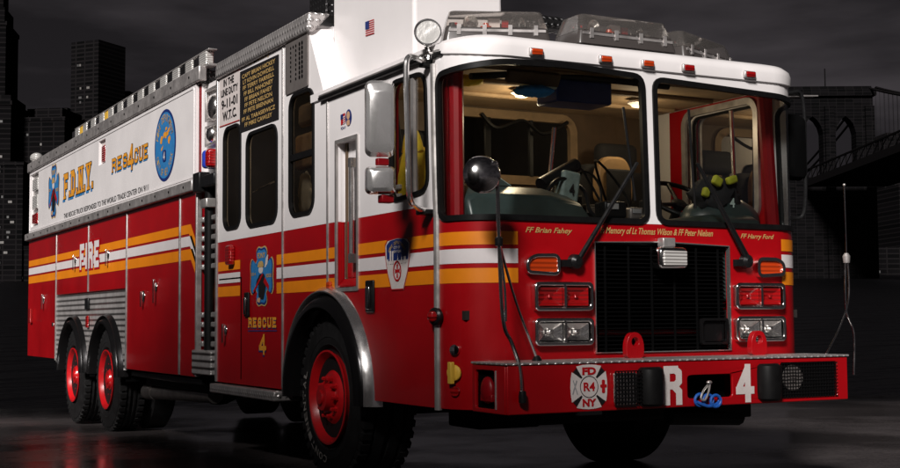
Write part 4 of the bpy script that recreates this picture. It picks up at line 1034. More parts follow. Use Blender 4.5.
# wipers
def wiper(pivot, knee, tip_a, tip_b):
    w = empty('wiper', pivot, T)
    P = Vector(pivot)
    b = B(); b.tube([Vector((0, 0, 0)), Vector(knee) - P], .013, 8, r1=.007); b.tube([Vector((.022, 0, .01)), Vector(knee) - P + Vector((.01, 0, 0))], .007, 6); b.lathe((0, .03, 0), (0, -1, 0), [(0, .045), (.035, .04), (.05, .02), (.05, .001)], 16); b.box(-.09, .0, -.03, -.03, .03, .01)
    mk('arm', b, 'black_plastic', w)
    b = B(); b.tube([Vector(tip_a) - P, Vector(tip_b) - P], .008, 8); mk('blade', b, 'black_rubber', w)
wiper((-.56, -.045, 1.372), (-.145, -.055, 1.95), (-.225, -.045, 2.27), (-.15, -.045, 1.73))
wiper((.68, -.045, 1.392), (.295, -.055, 1.97), (.25, -.045, 2.29), (.285, -.045, 1.70))

# ---- bumper
BY = -.40
bumper = empty('bumper', (0, 0, 0), T)
BX0, BX1, BZ0, BZ1 = -1.235, 1.12, .562, .815
outl = [(BX0, -.03), (BX0, BY + .03), (BX0 + .03, BY), (BX1 - .04, BY), (BX1, BY + .05), (BX1 + .03, -.02)]
mp_front = FRONT(BY)
OPEN = rr(-.075, .608, .24, .735, .02)
PK = rr(.597, .585, 1.035, .79, .02); LKP = rr(-.597, .585, -.425, .77, .02)
panel('bumper_face', [[(BX0 + .002, BZ0), (BX1, BZ0), (BX1, BZ1), (BX0 + .002, BZ1)], OPEN, PK], mp_front, 'red_paint', bumper, 0, .02, bevel=.006)
SBX = SIDE(BX0)
panel('bumper_end', [[(.035, BZ0), (-BY - .0202, BZ0), (-BY - .0202, BZ1), (.035, BZ1)], rr(.07, .585, .27, .785, .015)], SBX, 'red_paint', bumper, 0, .02, bevel=.005)
b = B(); b.box(BX1 - .022, BY + .0202, BZ0, BX1 - .002, -.02, BZ1); mk('bumper_end', b, 'red_paint', bumper, .006)
b = B(); b.box(BX0 - .008, BY - .008, BZ1 + .001, BX1 + .008, -.035, BZ1 + .014); mk('tread_plate', b, 'diamond_plate', bumper, .004)
b = B(); b.box(BX0 + .03, BY + .03, BZ0 + .01, BX0 + .05, -.05, BZ1 - .01); b.box(BX0 + .06, BY + .06, BZ0 + .005, BX1 - .04, -.02, BZ0 + .015); b.box(-.2, BY + .14, .58, .3, BY + .16, .8); mk('bumper_inner', b, 'matte_black', bumper)
b = B(); b.ball((BX0 + .02, -.17, .68), .06, .5, 1, 1.2); b.box(BX0 + .0, -.24, .62, BX0 + .03, -.12, .66); mk('pocket_valve', b, 'dark_red_paint', bumper, .006)
b = B(); b.tube([(BX0, -.29, .585), (BX0, -.29, .785)], .006, 6); mk('pocket_rod', b, 'aluminium_trim', bumper)
# bumper graphics
MCX, MCZ = -.733, .693
mc = decal('cross_emblem', [square_cross(MCX, MCZ, .235, .235), circ(MCX, MCZ, .07, 24)], mp_front, 'off_white', bumper, .003, 'union')
for sx, sz in ((-1, -1), (1, -1), (1, 1), (-1, 1)):
    decal('emblem_slot', [[(MCX + sx * .043, MCZ + sz * .050), (MCX + sx * .050, MCZ + sz * .043), (MCX + sx * .101, MCZ + sz * .079), (MCX + sx * .079, MCZ + sz * .101)]], mp_front, 'black_vinyl', mc, .005)
decal('emblem_ring', [circ(MCX, MCZ, .058, 28), circ(MCX, MCZ, .054, 28)], mp_front, 'black_vinyl', mc, .005)
for s, a, c, v0, v1 in (('FD', -.035, .035, .063, .103), ('NY', -.035, .035, -.103, -.063)):
    txt('emblem_lettering', s, mp_front, 'red_vinyl', mc, .006, MCX + a * 1.25, MCZ + v0, MCX + c * 1.25, MCZ + v1, bold=.05)
txt('emblem_lettering', 'R4', mp_front, 'red_vinyl', mc, .006, MCX - .036, MCZ - .022, MCX + .036, MCZ + .024, bold=.03)
decal('emblem_hydrant', [rr(MCX + .08, MCZ - .035, MCX + .10, MCZ + .035, .006), rr(MCX + .07, MCZ - .006, MCX + .112, MCZ + .01, .004)], mp_front, 'red_vinyl', mc, .006, 'union')
decal('emblem_axe', [[(MCX - .108, MCZ - .035), (MCX - .102, MCZ - .038), (MCX - .076, MCZ + .034), (MCX - .082, MCZ + .037)], [(MCX - .078, MCZ - .038), (MCX - .072, MCZ - .035), (MCX - .098, MCZ + .037), (MCX - .104, MCZ + .034)]], mp_front, 'grey_panel', mc, .006, 'union')
b = B(); b.box(MCX - .07, BY - .02, .545, MCX + .07, BY + .03, .565); mk('emblem_bracket', b, 'black_plastic', bumper)
decal('bumper_lettering', glyph('R', -.243, .576, .125, .214, .042), mp_front, 'off_white', bumper, .003, 'union')
decal('bumper_lettering', glyph('4', .262, .573, .134, .216, .042), mp_front, 'off_white', bumper, .003, 'union')
# caged lamp, rubber buffers, siren mesh
b = B(); b.box(-.585, BY - .03, .59, -.435, BY - .001, .765); lk = mk('fog_lamp', b, 'reflector', bumper, .02, segs=3)
b = B()
for k in range(9): x = -.592 + k * .0205; b.box(x, BY - .045, .582, x + .006, BY - .039, .772)
for k in range(10): z = .584 + k * .0205; b.box(-.594, BY - .051, z, -.422, BY - .0455, z + .006)
mk('wire_cage', b, 'fender_black', lk)
for x0, x1 in ((-.415, -.255), (.42, .58)):
    b = B(); b.lathe(((x0 + x1) / 2, BY - .0, .578), (0, 0, 1), [(0, .06), (.012, .076), (.05, .08), (.165, .08), (.198, .076), (.21, .06)], 24); mk('rubber_buffer', b, 'black_rubber', bumper)
b = B(); b.box(.6, BY + .02, .585, 1.035, BY + .03, .79); sm = mk('siren_speaker', b, 'matte_black', bumper)
b = B()
for k in range(21): x = .602 + k * .0209; b.box(x, BY - .004, .587, x + .004, BY - .001, .788)
for k in range(11): z = .588 + k * .0195; b.box(.6, BY - .0085, z, 1.033, BY - .0045, z + .004)
mk('mesh_cover', b, 'fender_black', sm)
b = B(); b.lathe((.70, BY + .019, .70), (0, -1, 0), [(0, .075), (.008, .075), (.003, .05), (.010, .02), (.010, .001)], 28); mk('speaker_horn', b, 'grey_grille', sm)
# tow eyes
for x in (-.25, .655):
    lp = quadr([(-.06, 0), (.06, 0), (.06, .09), (.03, .145), (-.03, .145), (-.06, .09)], .03)
    b = sheet(B(), [[(x + u, .828 + v_) for u, v_ in lp], circ(x, .828 + .092, .026, 16)], FRONT(-.16), 0, .04); mk('tow_eye', b, 'red_paint', bumper, .006)
b = B(); b.tube([(-.06, -.2, .5), (.5, -.15, .47)], .05, 10); b.box(.25, -.2, .47, .55, -.1, .55); mk('tow_bracket', b, 'chassis_black', bumper, .01)

# ---- mirrors
def tube_part(name, pts, r, m, parent, smooth=6, n=10): return mk(name, B().tube(pts, r, n, smooth), m, parent)
mir = empty('side_mirror', (0, 0, 0), T)
tube_part('arm', [(-1.27, .40, 2.515), (-1.38, .34, 2.53), (-1.455, .27, 2.505), (-1.475, .255, 2.42), (-1.47, .25, 2.1), (-1.465, .25, 1.80), (-1.44, .28, 1.715), (-1.37, .34, 1.68), (-1.27, .40, 1.665)], .017, 'satin_chrome', mir)
mb = B()
loops = []
for dx, s in ((0, .86), (.012, .97), (.045, 1.0), (.085, .9), (.10, .7)):
    loops.append([Vector((-1.575 + u * s, .40 - dx, 2.17 + v_ * s)) for u, v_ in rr(-.085, -.215, .085, .215, .04)])
turn_m = Matrix.Translation((-1.545, .38, 0)) @ Matrix.Rotation(rad(-24), 4, 'Z') @ Matrix.Translation((1.545, -.38, 0))
loops = [[turn_m @ q for q in l] for l in loops]
mk('mirror_housing', mb.loft(loops), 'polished_housing', mir)
b = sheet(B(), [rr(-1.645, 1.965, -1.505, 2.375, .04)], lambda u, v, o: turn_m @ Vector((u, .384 - o, v)), 0, .004); mk('mirror_glass', b, 'chrome', mir)
loops = [[Vector((-1.575 + u * s, .40 - dx, 1.825 + v_ * s)) for u, v_ in rr(-.085, -.078, .085, .078, .03)] for dx, s in ((0, .86), (.012, .97), (.05, 1.0), (.09, .85), (.105, .6))]
loops = [[turn_m @ q for q in l] for l in loops]
mk('convex_mirror', B().loft(loops), 'polished_housing', mir)
b = B(); b.box(-1.60, .36, 1.91, -1.53, .40, 1.95); b.box(-1.585, .34, 1.70, -1.51, .40, 1.745); mk('mirror_bracket', b, 'dark_red_paint', mir, .006)
b = B(); b.box(-1.33, .36, 1.645, -1.23, .44, 1.675); b.box(-1.31, .37, 2.49, -1.23, .43, 2.53); mk('arm_mount', b, 'black_plastic', mir, .006)
mr_ = empty('side_mirror', (0, 0, 0), T)
tube_part('arm', [(1.25, .34, 2.50), (1.38, .31, 2.53), (1.47, .29, 2.5), (1.48, .29, 2.1), (1.47, .3, 1.75), (1.4, .33, 1.7), (1.25, .36, 1.68)], .013, 'black_plastic', mr_)
loops = [[Vector((1.40 + u * s, .33 - dx + .03, 2.17 + v_ * s)) for u, v_ in rr(-.085, -.22, .085, .22, .04)] for dx, s in ((0, .86), (.012, .97), (.045, 1.0), (.085, .9), (.10, .7))]
mk('mirror_housing', B().loft(loops), 'matte_black', mr_)
b = B(); b.hexa([(1.30, .32, 2.50), (1.62, .30, 2.525), (1.62, .34, 2.525), (1.30, .40, 2.50)], [(1.30, .32, 2.515), (1.62, .30, 2.532), (1.62, .34, 2.532), (1.30, .40, 2.515)]); mk('mirror_hood', b, 'aluminium_trim', mr_)
# round look-down mirror on its bracket at the left bumper corner
cm = empty('crossview_mirror', (0, 0, 0), T); KM = .87
c0 = Vector((-1.325, -.32, 1.80))
ax = Vector((.25, .95, -.1)).normalized()
b = B(); b.lathe(c0, -ax, [(h_ * KM, r_ * KM) for h_, r_ in [(-.005, .001), (-.005, .112), (.004, .116), (.012, .112), (.03, .10), (.052, .07), (.062, .03), (.064, .001)]], 36); mk('mirror_bowl', b, 'chrome', cm)
b = B(); b.lathe(c0, -ax, [(h_ * KM, r_ * KM) for h_, r_ in [(-.014, .001), (-.014, .108), (-.006, .113), (-.0055, .113)]], 36); mk('mirror_rim', b, 'black_rubber', cm)
tube_part('bracket_arm', [(-1.325, -.36, 1.81), (-1.27, -.36, 1.86), (-1.245, -.34, 1.80), (-1.232, -.33, 1.45), (-1.215, -.335, 1.05), (-1.18, -.36, .93), (-1.16, -.405, .80), (-1.16, -.42, .63)], .0105, 'chrome', cm)
tube_part('bracket_brace', [(-1.232, -.33, 1.45), (-1.10, -.27, 1.15), (-.94, -.22, .84)], .0075, 'chrome', cm)
tube_part('bracket_rod', [(-1.23, -.33, 1.45), (-1.205, -.34, 1.20), (-1.205, -.345, 1.04)], .007, 'chrome', cm)
b = B(); b.lathe((-1.16, -.43, .625), (0, 0, 1), [(0, .02), (.03, .022), (.06, .018)], 12); b.lathe((-.94, -.22, .828), (0, 0, 1), [(0, .03), (.02, .02), (.03, .012)], 12); b.lathe((-1.232, -.33, 1.43), (0, 0, 1), [(0, .02), (.04, .022), (.05, .012)], 12); mk('bracket_foot', b, 'black_plastic', cm)
# far-side pole bracket
pm = empty('corner_pole', (0, 0, 0), T)
tube_part('pole', [(1.335, -.2, 1.42), (1.333, -.2, 1.865)], .005, 'chrome', pm, 0); 
b = B(); b.ball((1.333, -.2, 1.87), .009); b.lathe((1.335, -.2, 1.385), (0, 0, 1), [(0, .02), (.04, .024), (.06, .012)], 12); mk('pole_socket', b, 'aluminium_trim', pm)
tube_part('bracket_rod', [(1.345, -.2, 1.40), (1.335, -.21, 1.17), (1.22, -.25, 1.0), (1.05, -.30, .83)], .006, 'chrome', pm)
tube_part('bracket_rod', [(1.325, -.2, 1.40), (1.30, -.22, 1.1), (1.33, -.25, .95), (1.27, -.30, .70)], .006, 'chrome', pm)

# ---- roof lights
def light_bar(cx, cy, z, w, rot, hgt=.185, dep=.30):
    r = empty('light_bar', (cx, cy, z), T, rot)
    def ring(wx, dy, zz): return [Vector((x, y, zz)) for x, y in rr(-wx / 2, -dy / 2, wx / 2, dy / 2, .03, 3)]
    mk('light_base', B().loft([ring(w * 1.04, dep * 1.08, 0), ring(w * 1.03, dep * 1.06, .02), ring(w * .985, dep * .97, .082)]), 'bar_base', r)
    mk('clear_cover', B().loft([ring(w * .985, dep * .97, .084), ring(w * .98, dep * .96, .092), ring(w * .90, dep * .72, hgt), ring(w * .87, dep * .66, hgt + .006)]), 'clear_plastic', r)
    b = B()
    for k in (-1, 1):
        x = k * w * .23
        b.lathe((x, .03, .135), (0, -1, 0), [(0, .008), (.02, .03), (.045, .045), (.052, .047), (.047, .044), (.025, .02)], 18)
    mk('rotator', b, 'reflector', r)
    b = B(); b.box(-.035, -.02, .062, .035, .02, hgt - .02); mk('centre_filter', b, 'off_white', r)
    for k in (-1, 0, 1):
        x = k * w * .33 + .06; b = B(); b.box(x - .05, .05, .084, x + .05, .056, hgt - .035, rot=((x, .05, .1), Matrix.Rotation(.6 * (k or .5), 3, 'Z'))); mk('flasher_mirror', b, 'chrome', r)
        b = B(); b.lathe((x - .11, -.02, .084), (0, 0, 1), [(0, .035), (.03, .035), (.034, .02), (.05, .018), (.05, .001)], 14); mk('motor', b, 'black_plastic' if k else 'amber_lens', r)
    b = B(); b.box(.045, -.03, .062, .085, .02, hgt - .03); b.box(-w * .4, -.03, .062, -w * .36, .03, hgt - .05); mk('colour_filter', b, 'red_lens', r)
    b = B(); b.box(-w / 2 + .02, -dep / 2 - .006, .055, w / 2 - .02, -dep / 2 + .004, .07)
    for k in range(4): x = -w / 2 + .08 + k * (w - .16) / 3; b.box(x - .012, -dep / 2 - .012, .035, x + .012, -dep / 2 - .006, .095)
    mk('cover_clips', b, 'aluminium_trim', r)
    b = B(); b.box(-w * .3, -.08, -.09, -w * .2, .08, 0); b.box(w * .2, -.08, -.09, w * .3, .08, 0); mk('mount_feet', b, 'aluminium_trim', r)
    return r
light_bar(-.74, .55, 2.69, .62, rad(-22)); light_bar(-.01, .34, 2.68, .70, 0); light_bar(.72, .52, 2.67, .70, rad(24))
b = B(); b.box(-.45, .75, 2.67, -.18, .98, 2.82); b.tube([(-.40, .8, 2.93), (-.10, .8, 2.93)], .055, 14); mk('siren_horn', b, 'dark_diamond_plate', T, .01)
b = B(); b.box(-.48, .70, 2.66, -.18, .75, 2.76); b.box(-.46, .69, 2.7, -.42, .70, 2.74); mk('horn_mount', b, 'aluminium_trim', T, .006)
# spot lamp on the corner
sp = empty('spotlight', (-1.30, .33, 2.675), T); sp.scale = (.76, .76, .76)
sa = Vector((-.42, -.90, .06)).normalized()
b = B(); b.lathe((0, 0, 0), sa, [(-.10, .001), (-.10, .03), (-.085, .06), (-.05, .09), (0, .102), (.018, .104), (.026, .10), (.026, .09), (.012, .088)], 32); mk('lamp_shell', b, 'chrome', sp)
b = B(); b.lathe(sa * .018, sa, [(0, .089), (-.03, .06), (-.045, .03), (-.048, .001)], 32); mk('reflector', b, 'lamp_silver', sp)
b = B(); b.lathe(sa * .0, sa, [(-.03, .02), (.012, .018), (.016, .001)], 14); mk('bulb', b, 'clear_lens', sp)
b = B(); b.tube([(0, .02, -.10), (.03, .04, -.17)], .018, 10); b.tube([(-.02, 0, -.15), (.06, .0, -.16), (.12, -.05, -.17)], .012, 8); b.lathe((.03, .04, -.2), (0, 0, 1), [(0, .05), (.03, .045), (.045, .02)], 16); mk('bracket', b, 'chrome', sp)
# flood lamps along the body roof
lbx = -1.19
fbar = empty('flood_light_bar', (0, 0, 0), T)
b = B(); b.box(lbx - .03, 4.62, 3.255, lbx + .05, 9.9, 3.275); b.box(lbx - .03, 4.62, 3.392, lbx + .05, 9.9, 3.405); mk('bar_rails', b, 'aluminium_trim', fbar, .004)
for k in range(13):
    y = 4.78 + k * .415
    b = B(); b.box(lbx - .035, y - .10, 3.277, lbx + .04, y + .10, 3.39); fo = mk('flood_lamp', b, 'clear_lens', fbar, .012)
    b = B(); b.box(lbx - .03, y + .12, 3.277, lbx + .04, y + .28, 3.385); mk('flood_module', b, 'yellow_plastic' if k in (8, 11) else ('black_plastic' if k % 3 else 'chrome'), fbar, .012)
b = B(); b.ball((-1.2, 12.4, 3.33), .09, 1, 1.4, .8); mk('rear_beacon', b, 'clear_lens', T)

# ------------------------------------------------------------------ cab interior
IN = empty('cab_interior', (0, 0, 0), T)
b = B(); b.box(-1.19, .2, 2.535, 1.19, 1.72, 2.56); mk('headliner', b, 'tan_headliner', IN)
b = B()
for k in range(3): b.tube([(-1.1, .35 + k * .42, 2.525), (1.1, .35 + k * .42, 2.525)], .02, 8)
mk('headliner_seams', b, 'tan_headliner', IN)
BW = FRONT(1.70)
wf1 = rr(-.55, 2.05, .56, 2.47, .08)
panel('rear_partition', [[(-1.2, 1.0), (1.2, 1.0), (1.2, 2.535), (-1.2, 2.535)], wf1], BW, 'brown_trim', IN, 0, .03)
panel('partition_window_frame', [grow(wf1, .05), grow(wf1, -.012)], BW, 'tan_headliner', IN, .02, .04)
b = B(); b.box(-.16, 1.67, 2.06, -.12, 1.695, 2.46); b.box(.2, 1.67, 2.06, .225, 1.695, 2.46); mk('window_mullion', b, 'black_rubber', IN)
b = B(); b.box(-1.2, .1, 1.05, 1.2, 1.7, 1.1); mk('cab_floor', b, 'dark_interior', IN)
# dash: a padded cowl
prof = [(.05, 1.50), (.07, 1.60), (.14, 1.635), (.32, 1.64), (.46, 1.60), (.52, 1.50), (.52, 1.15), (.05, 1.15)]
b = B(); b.loft([[Vector((x, y, z + (.05 if x > .4 and z > 1.55 else 0) * (1 if .1 < x < 1.2 else 0))) for y, z in prof] for x in (-.9, -.5, -.1, .2, .55, .9)]); mk('dashboard', b, 'dash_vinyl', IN, .03, segs=3)
b = B(); b.loft([[Vector((x, y, z * k_ + 1.6 * (1 - k_))) for y, z in ((.16, 1.60), (.22, 1.76), (.34, 1.82), (.52, 1.82), (.60, 1.74), (.62, 1.55))] for x, k_ in ((-1.12, .8), (-1.06, .98), (-.85, 1.0), (-.55, 1.0), (-.35, .8), (-.28, .2))]); mk('dash_hump', b, 'dash_vinyl', IN, .02)
b = B(); b.ball((.8, .35, 1.66), .26, 1.15, .7, .65); mk('instrument_cowl', b, 'dash_vinyl', IN)
# engine cover between the seats
b = B(); b.box(-.42, .45, 1.1, .42, 1.6, 1.68); mk('engine_cover', b, 'dark_interior', IN, .08, segs=4)
def seat(x, m_):
    s = empty('seat', (x, 1.25, 1.1), IN)
    return s
for x in (-.85, .80):
    b = B(); b.box(x - .25, .95, 1.30, x + .25, 1.45, 1.45); b.box(x - .25, 1.42, 1.45, x + .25, 1.56, 2.10); mk('seat', b, 'black_cloth', IN, .05, segs=4)
    b = B(); b.box(x - .17, 1.42, 2.12, x + .17, 1.54, 2.30); mk('headrest', b, 'black_cloth' if x < 9 else 'tan_leather', IN, .05, segs=4)
# centre seat in tan leather, black frame round it
b = B(); b.box(.38, 1.25, 1.72, .74, 1.40, 2.12); mk('seat', b, 'black_cloth', IN, .05, segs=4)
b = B(); b.loft([[Vector((.56 + u, 1.22 - dx, 2.0 + v_)) for u, v_ in quadr([(-.15 * k_, -.16), (.15 * k_, -.16), (.15 * k_, .06 * k_), (.09 * k_, .16 * k_), (-.09 * k_, .16 * k_), (-.15 * k_, .06 * k_)], .06)] for dx, k_ in ((0, .9), (.02, 1), (.06, 1), (.08, .88))]); mk('headrest', b, 'tan_leather', IN)
b = B(); b.box(.47, 1.11, 1.82, .67, 1.138, 2.07); mk('headrest_panel', b, 'black_cloth', IN, .02)
# steering wheel
sw_c = Vector((.70, .62, 1.82)); sa_ = Vector((0, -.55, .84)).normalized()
b = B(); a_ = sa_.orthogonal().normalized(); c_ = sa_.cross(a_)
b.tube([sw_c + (a_ * math.cos(2 * PI * k / 32) + c_ * math.sin(2 * PI * k / 32)) * .24 for k in range(33)], .016, 10)
for k in range(3): an = 2 * PI * k / 3 + .5; b.tube([sw_c - sa_ * .03, sw_c + (a_ * math.cos(an) + c_ * math.sin(an)) * .235], .013, 8)
b.lathe(sw_c - sa_ * .05, sa_, [(0, .05), (.03, .055), (.045, .03), (.045, .001)], 20); b.tube([sw_c - sa_ * .03, sw_c - sa_ * .5], .03, 10); mk('steering_wheel', b, 'black_plastic', IN)
# clutter: cables, straps, radios, gloves on the dash and round the seats
random.seed(21)
for k in range(5):
    x = -.25 + .12 * k; b = B(); b.tube([(x, .52, 1.62), (x + random.uniform(-.1, .1), .60, 1.78 + .05 * (k % 3)), (x + random.uniform(-.15, .15), .72, 1.9 + .04 * k), (x + random.uniform(-.2, .2), .9, 1.72)], .009, 6, smooth=5); mk('cable', b, 'black_rubber', IN)
for x0, y0, z0, w_, h_, m_ in ((-.12, .30, 1.66, .16, .10, 'black_plastic'), (.08, .32, 1.655, .13, .075, 'grey_grille'), (.24, .34, 1.66, .10, .13, 'black_plastic'), (-.06, .95, 1.69, .22, .17, 'black_cloth'), (.2, 1.0, 1.69, .2, .12, 'dark_interior')):
    b = B(); b.box(x0, y0, z0, x0 + w_, y0 + .12, z0 + h_); q_ = mk('radio_set', b, m_, IN, .012)
    b = B(); b.box(x0 + .015, y0 - .006, z0 + h_ * .5, x0 + w_ * .6, y0 - .0005, z0 + h_ * .85); mk('radio_display', b, 'grey_panel', q_, .002)
for x in (-.74, -.98):
    b = B(); b.tube([(x, 1.42, 2.42), (x + .03, 1.38, 2.1), (x + .12, 1.33, 1.75), (x + .2, 1.25, 1.5)], .018, 6, smooth=5); mk('seat_strap', b, 'old_gold' if x > -.8 else 'black_cloth', IN)
b = B(); b.tube([(-.2, 1.66, 2.48), (-.1, 1.62, 2.38), (.1, 1.6, 2.44), (.28, 1.62, 2.36), (.5, 1.64, 2.46)], .014, 6, smooth=6); mk('cable', b, 'black_rubber', IN)
b = B(); b.tube([(-1.02, .34, 2.45), (-.6, .36, 2.50), (-.1, .34, 2.505), (.4, .34, 2.5)], .02, 8, smooth=5); mk('sun_visor_rod', b, 'black_plastic', IN)
b = B(); b.box(-.78, .30, 2.43, -.42, .34, 2.51, rot=((-.6, .32, 2.5), Matrix.Rotation(.5, 3, 'X'))); mk('sun_visor', b, 'brown_trim', IN, .008)
# red door linings with window frames
lin = panel('door_lining', [[(U_R - .02, 1.15), (U_R + 1.05, 1.15), (U_R + 1.05, 2.53), (U_R - .02, 2.53)], grow(CWR, .02)], CAB, 'red_paint', IN, -.05, .012)
panel('door_window_frame', [grow(CWR, .045), grow(CWR, -.0)], CAB, 'aluminium_trim', lin, -.062, .02)
b = B(); b.tube([(1.16, .62, 1.75), (1.14, .62, 2.44)], .016, 8); mk('door_bar', b, 'chrome', lin)
lin2 = panel('door_lining', [[(-1.05, 1.15), (-.30, 1.15), (-.30, 2.53), (-1.05, 2.53)], grow(CW, .02)], CAB, 'dark_red_paint', IN, -.05, .012)
for x_, s_ in ((-1.19, 1), (1.19, -1)):
    b = B(); b.tube([(x_ + s_ * .03, .26, 1.6), (x_ + s_ * .05, .30, 2.5)], .045, 10); mk('pillar_pad', b, 'dark_red_paint', IN)
# overhead radio box and grab bar
b = B(); b.box(-.40, .38, 2.36, .0, .62, 2.50); mk('overhead_radio', b, 'navy_vinyl', IN, .012)
b = B(); b.box(-.56, .36, 2.425, -.41, .56, 2.49); mk('overhead_panel', b, 'pale_label', IN, .01)
b = B(); b.tube([(-.30, .7, 1.6), (-.22, .7, 2.25)], .014, 8); mk('radio_post', b, 'chrome', IN)
b = B(); b.box(-.33, .45, 1.72, -.20, .55, 1.95, rot=((-.26, .5, 1.83), Matrix.Rotation(.15, 3, 'Y'))); ht = mk('radio_handset', b, 'handset_grey', IN, .02, segs=3)
txt('handset_number', '4', FRONT(.444), 'black_vinyl', ht, .003, -.285, 1.80, -.245, 1.87, bold=.02)
b = B(); b.tube([(-.45, .5, 1.86), (-.16, .55, 2.0)], .045, 12); b.tube([(-.50, .42, 1.74), (-.42, .42, 1.86), (-.3, .46, 1.9), (-.14, .5, 1.84), (-.12, .45, 1.70), (-.02, .40, 1.64)], .012, 8, smooth=5); mk('flashlight_rack', b, 'black_plastic', IN)
# crew compartment
CI = empty('crew_interior', (0, 0, 0), T)
b = B(); b.box(-1.19, 2.26, 2.98, 1.19, 4.2, 3.0); mk('ceiling', b, 'tan_headliner', CI)
b = B(); b.box(1.15, 1.75, 1.05, 1.2, 4.2, 2.98); b.box(-1.19, 4.18, 1.05, 1.15, 4.22, 2.98); b.box(-1.19, 1.75, 1.0, 1.2, 4.2, 1.05); mk('lining', b, 'dark_interior', CI)
b = B(); b.box(-1.12, 2.54, 2.16, -1.05, 2.86, 2.42); mk('seat_wing', b, 'tan_leather', CI, .03, segs=3)
b = B(); b.box(-1.12, 2.50, 2.47, -1.05, 2.80, 2.64); mk('seat_headrest', b, 'brown_trim', CI, .04, segs=3)
b = B(); b.box(-.6, 2.9, 1.3, -.2, 4.0, 1.9); mk('bench_seat', b, 'dark_interior', CI, .06, segs=3)
b = B(); b.tube([(-1.10, 3.80, 2.09), (-1.10, 3.30, 2.125)], .011, 8); mk('grab_rail', b, 'chrome', CI)
# dome lamp: the tan cab ceiling is lit from inside
def dome_lamp(x, y, z, parent, watt, col=(1, .80, .52)):
    b = B(); b.lathe((x, y, z), (0, 0, -1), [(0, .075), (.012, .075), (.02, .06), (.02, .001)], 24); d = mk('dome_lamp', b, 'off_white', parent)
    b = B(); b.lathe((x, y, z - .021), (0, 0, -1), [(0, .055), (.014, .045), (.02, .02), (.021, .001)], 24); mk('lens', b, 'dome_glow', d)
    l = bpy.data.lights.new('dome_light', 'POINT'); l.energy = watt; l.color = col; l.shadow_soft_size = .05
    o = bpy.data.objects.new('dome_light', l); link(o, d); o.location = (x, y, z - .16)
dome_lamp(-.30, .95, 2.515, IN, 7.5); dome_lamp(.62, .95, 2.515, IN, 3.5); dome_lamp(-.7, 2.9, 2.975, CI, 8)

# ------------------------------------------------------------------ loose things in and on the truck
def blob(name, m, parent, c, r, sx, sy, sz, seed=1, amp=.12, u=24, v=14):
    random.seed(seed); b = B(); b.ball((0, 0, 0), r, sx, sy, sz, u, v)
    ph = [random.uniform(0, 6) for _ in range(6)]
    for q in b.bm.verts:
        n_ = q.co.normalized(); k = math.sin(9 * n_.x + ph[0]) * math.sin(8 * n_.z + ph[1]) + .6 * math.sin(15 * n_.y + ph[2]) * math.sin(13 * n_.z + ph[3])
        q.co *= 1 + amp * k
    o = mk(name, b, m, parent, angle=80); o.location = c; return o
# yellow coat behind the side window
yc = empty('turnout_coat', (-1.09, .92, 1.68))
tag(yc, 'bright yellow coat hanging inside the side window of the cab door', 'coat')
b = B()
loops = []
for z, w, d in ((0, .20, .09), (.1, .21, .10), (.25, .19, .10), (.36, .15, .08), (.42, .08, .05)):
    loops.append([Vector((math.cos(2 * PI * k / 20) * d * (1 + .1 * math.sin(5 * k + z * 9)), math.sin(2 * PI * k / 20) * w * (1 + .08 * math.sin(3 * k + z * 20)), z)) for k in range(20)])
mk('coat_body', b.loft(loops), 'yellow_cloth', yc, angle=80)
b = B(); b.box(-.125, -.03, .16, -.10, .07, .19); b.box(-.125, -.03, .10, -.10, .07, .135); b.box(-.125, -.035, .05, -.10, .06, .075); mk('reflective_band', b, 'off_white', yc, .006)
b = B(); b.tube([(-.02, -.12, .38), (-.02, -.05, .50), (-.02, .04, .52), (-.02, .1, .40)], .022, 10, smooth=5); mk('collar', b, 'yellow_cloth', yc)
# helmet and gear on the driver's side of the dash
hg = empty('turnout_gear', (.72, .30, 1.80))
tag(hg, 'black turnout gear with lime yellow patches piled on the dash behind the right windshield', 'turnout gear')
blob('gear_body', 'black_cloth', hg, (0, 0, 0), .17, 1.05, .6, .8, 3, .2)
b = B(); b.box(-.10, -.125, .07, -.03, -.085, .13, rot=((-.06, -.1, .1), Matrix.Rotation(.5, 3, 'Y'))); b.box(.02, -.12, .09, .10, -.08, .14, rot=((.06, -.1, .1), Matrix.Rotation(-.3, 3, 'Y'))); b.box(-.16, -.10, .0, -.11, -.06, .06, rot=((-.13, -.08, .03), Matrix.Rotation(.3, 3, 'Y'))); mk('lime_patch', b, 'lime_cloth', hg, .014, segs=3)
txt('gear_number', '4', FRONT(.18), 'pale_label', hg, 0, .03, -.06, .07, .0, bold=.02)
for o in hg.children:
    if o.name.startswith('gear_number'): o.location = (0, -.29, 0)
# folded map on the dash and papers under the ceiling
def sheet_thing(name, label, cat, m, pts, loc):
    b = B(); b.hexa([Vector(p) for p in pts], [Vector(p) + Vector((0, 0, .004)) for p in pts]); o = mk(name, b, m, None, smooth=False); o.location = loc
    tag(o, label, cat); return o
sheet_thing('folded_map', 'pale folded map lying on the dash behind the round mirror', 'map', 'pale_label', [(-.12, -.08, .0), (.02, -.10, .035), (.13, -.04, .0), (.10, .08, .0), (-.02, .09, .04), (-.12, .08, .01)], (-.86, .42, 1.83))
# cap and bag stowed in the headliner
o = blob('yellow_bag', 'yellow_cloth', None, (-.98, .50, 2.455), .10, 1.3, .7, .32, 5); tag(o, 'crumpled yellow bag tucked under the cab ceiling at the windshield corner', 'bag')
o = blob('blue_cap', 'bright_blue_cloth', None, (-.58, .36, 2.40), .09, 1.5, 1.0, .36, 6); tag(o, 'bright blue cap stowed under the cab ceiling', 'cap')
o = blob('paper_bag', 'paper', None, (-1.10, 2.685, 1.97), .14, .22, .85, 1.08, 7, .16); tag(o, 'crumpled tan paper bag behind the lower pane of the crew window', 'paper bag')
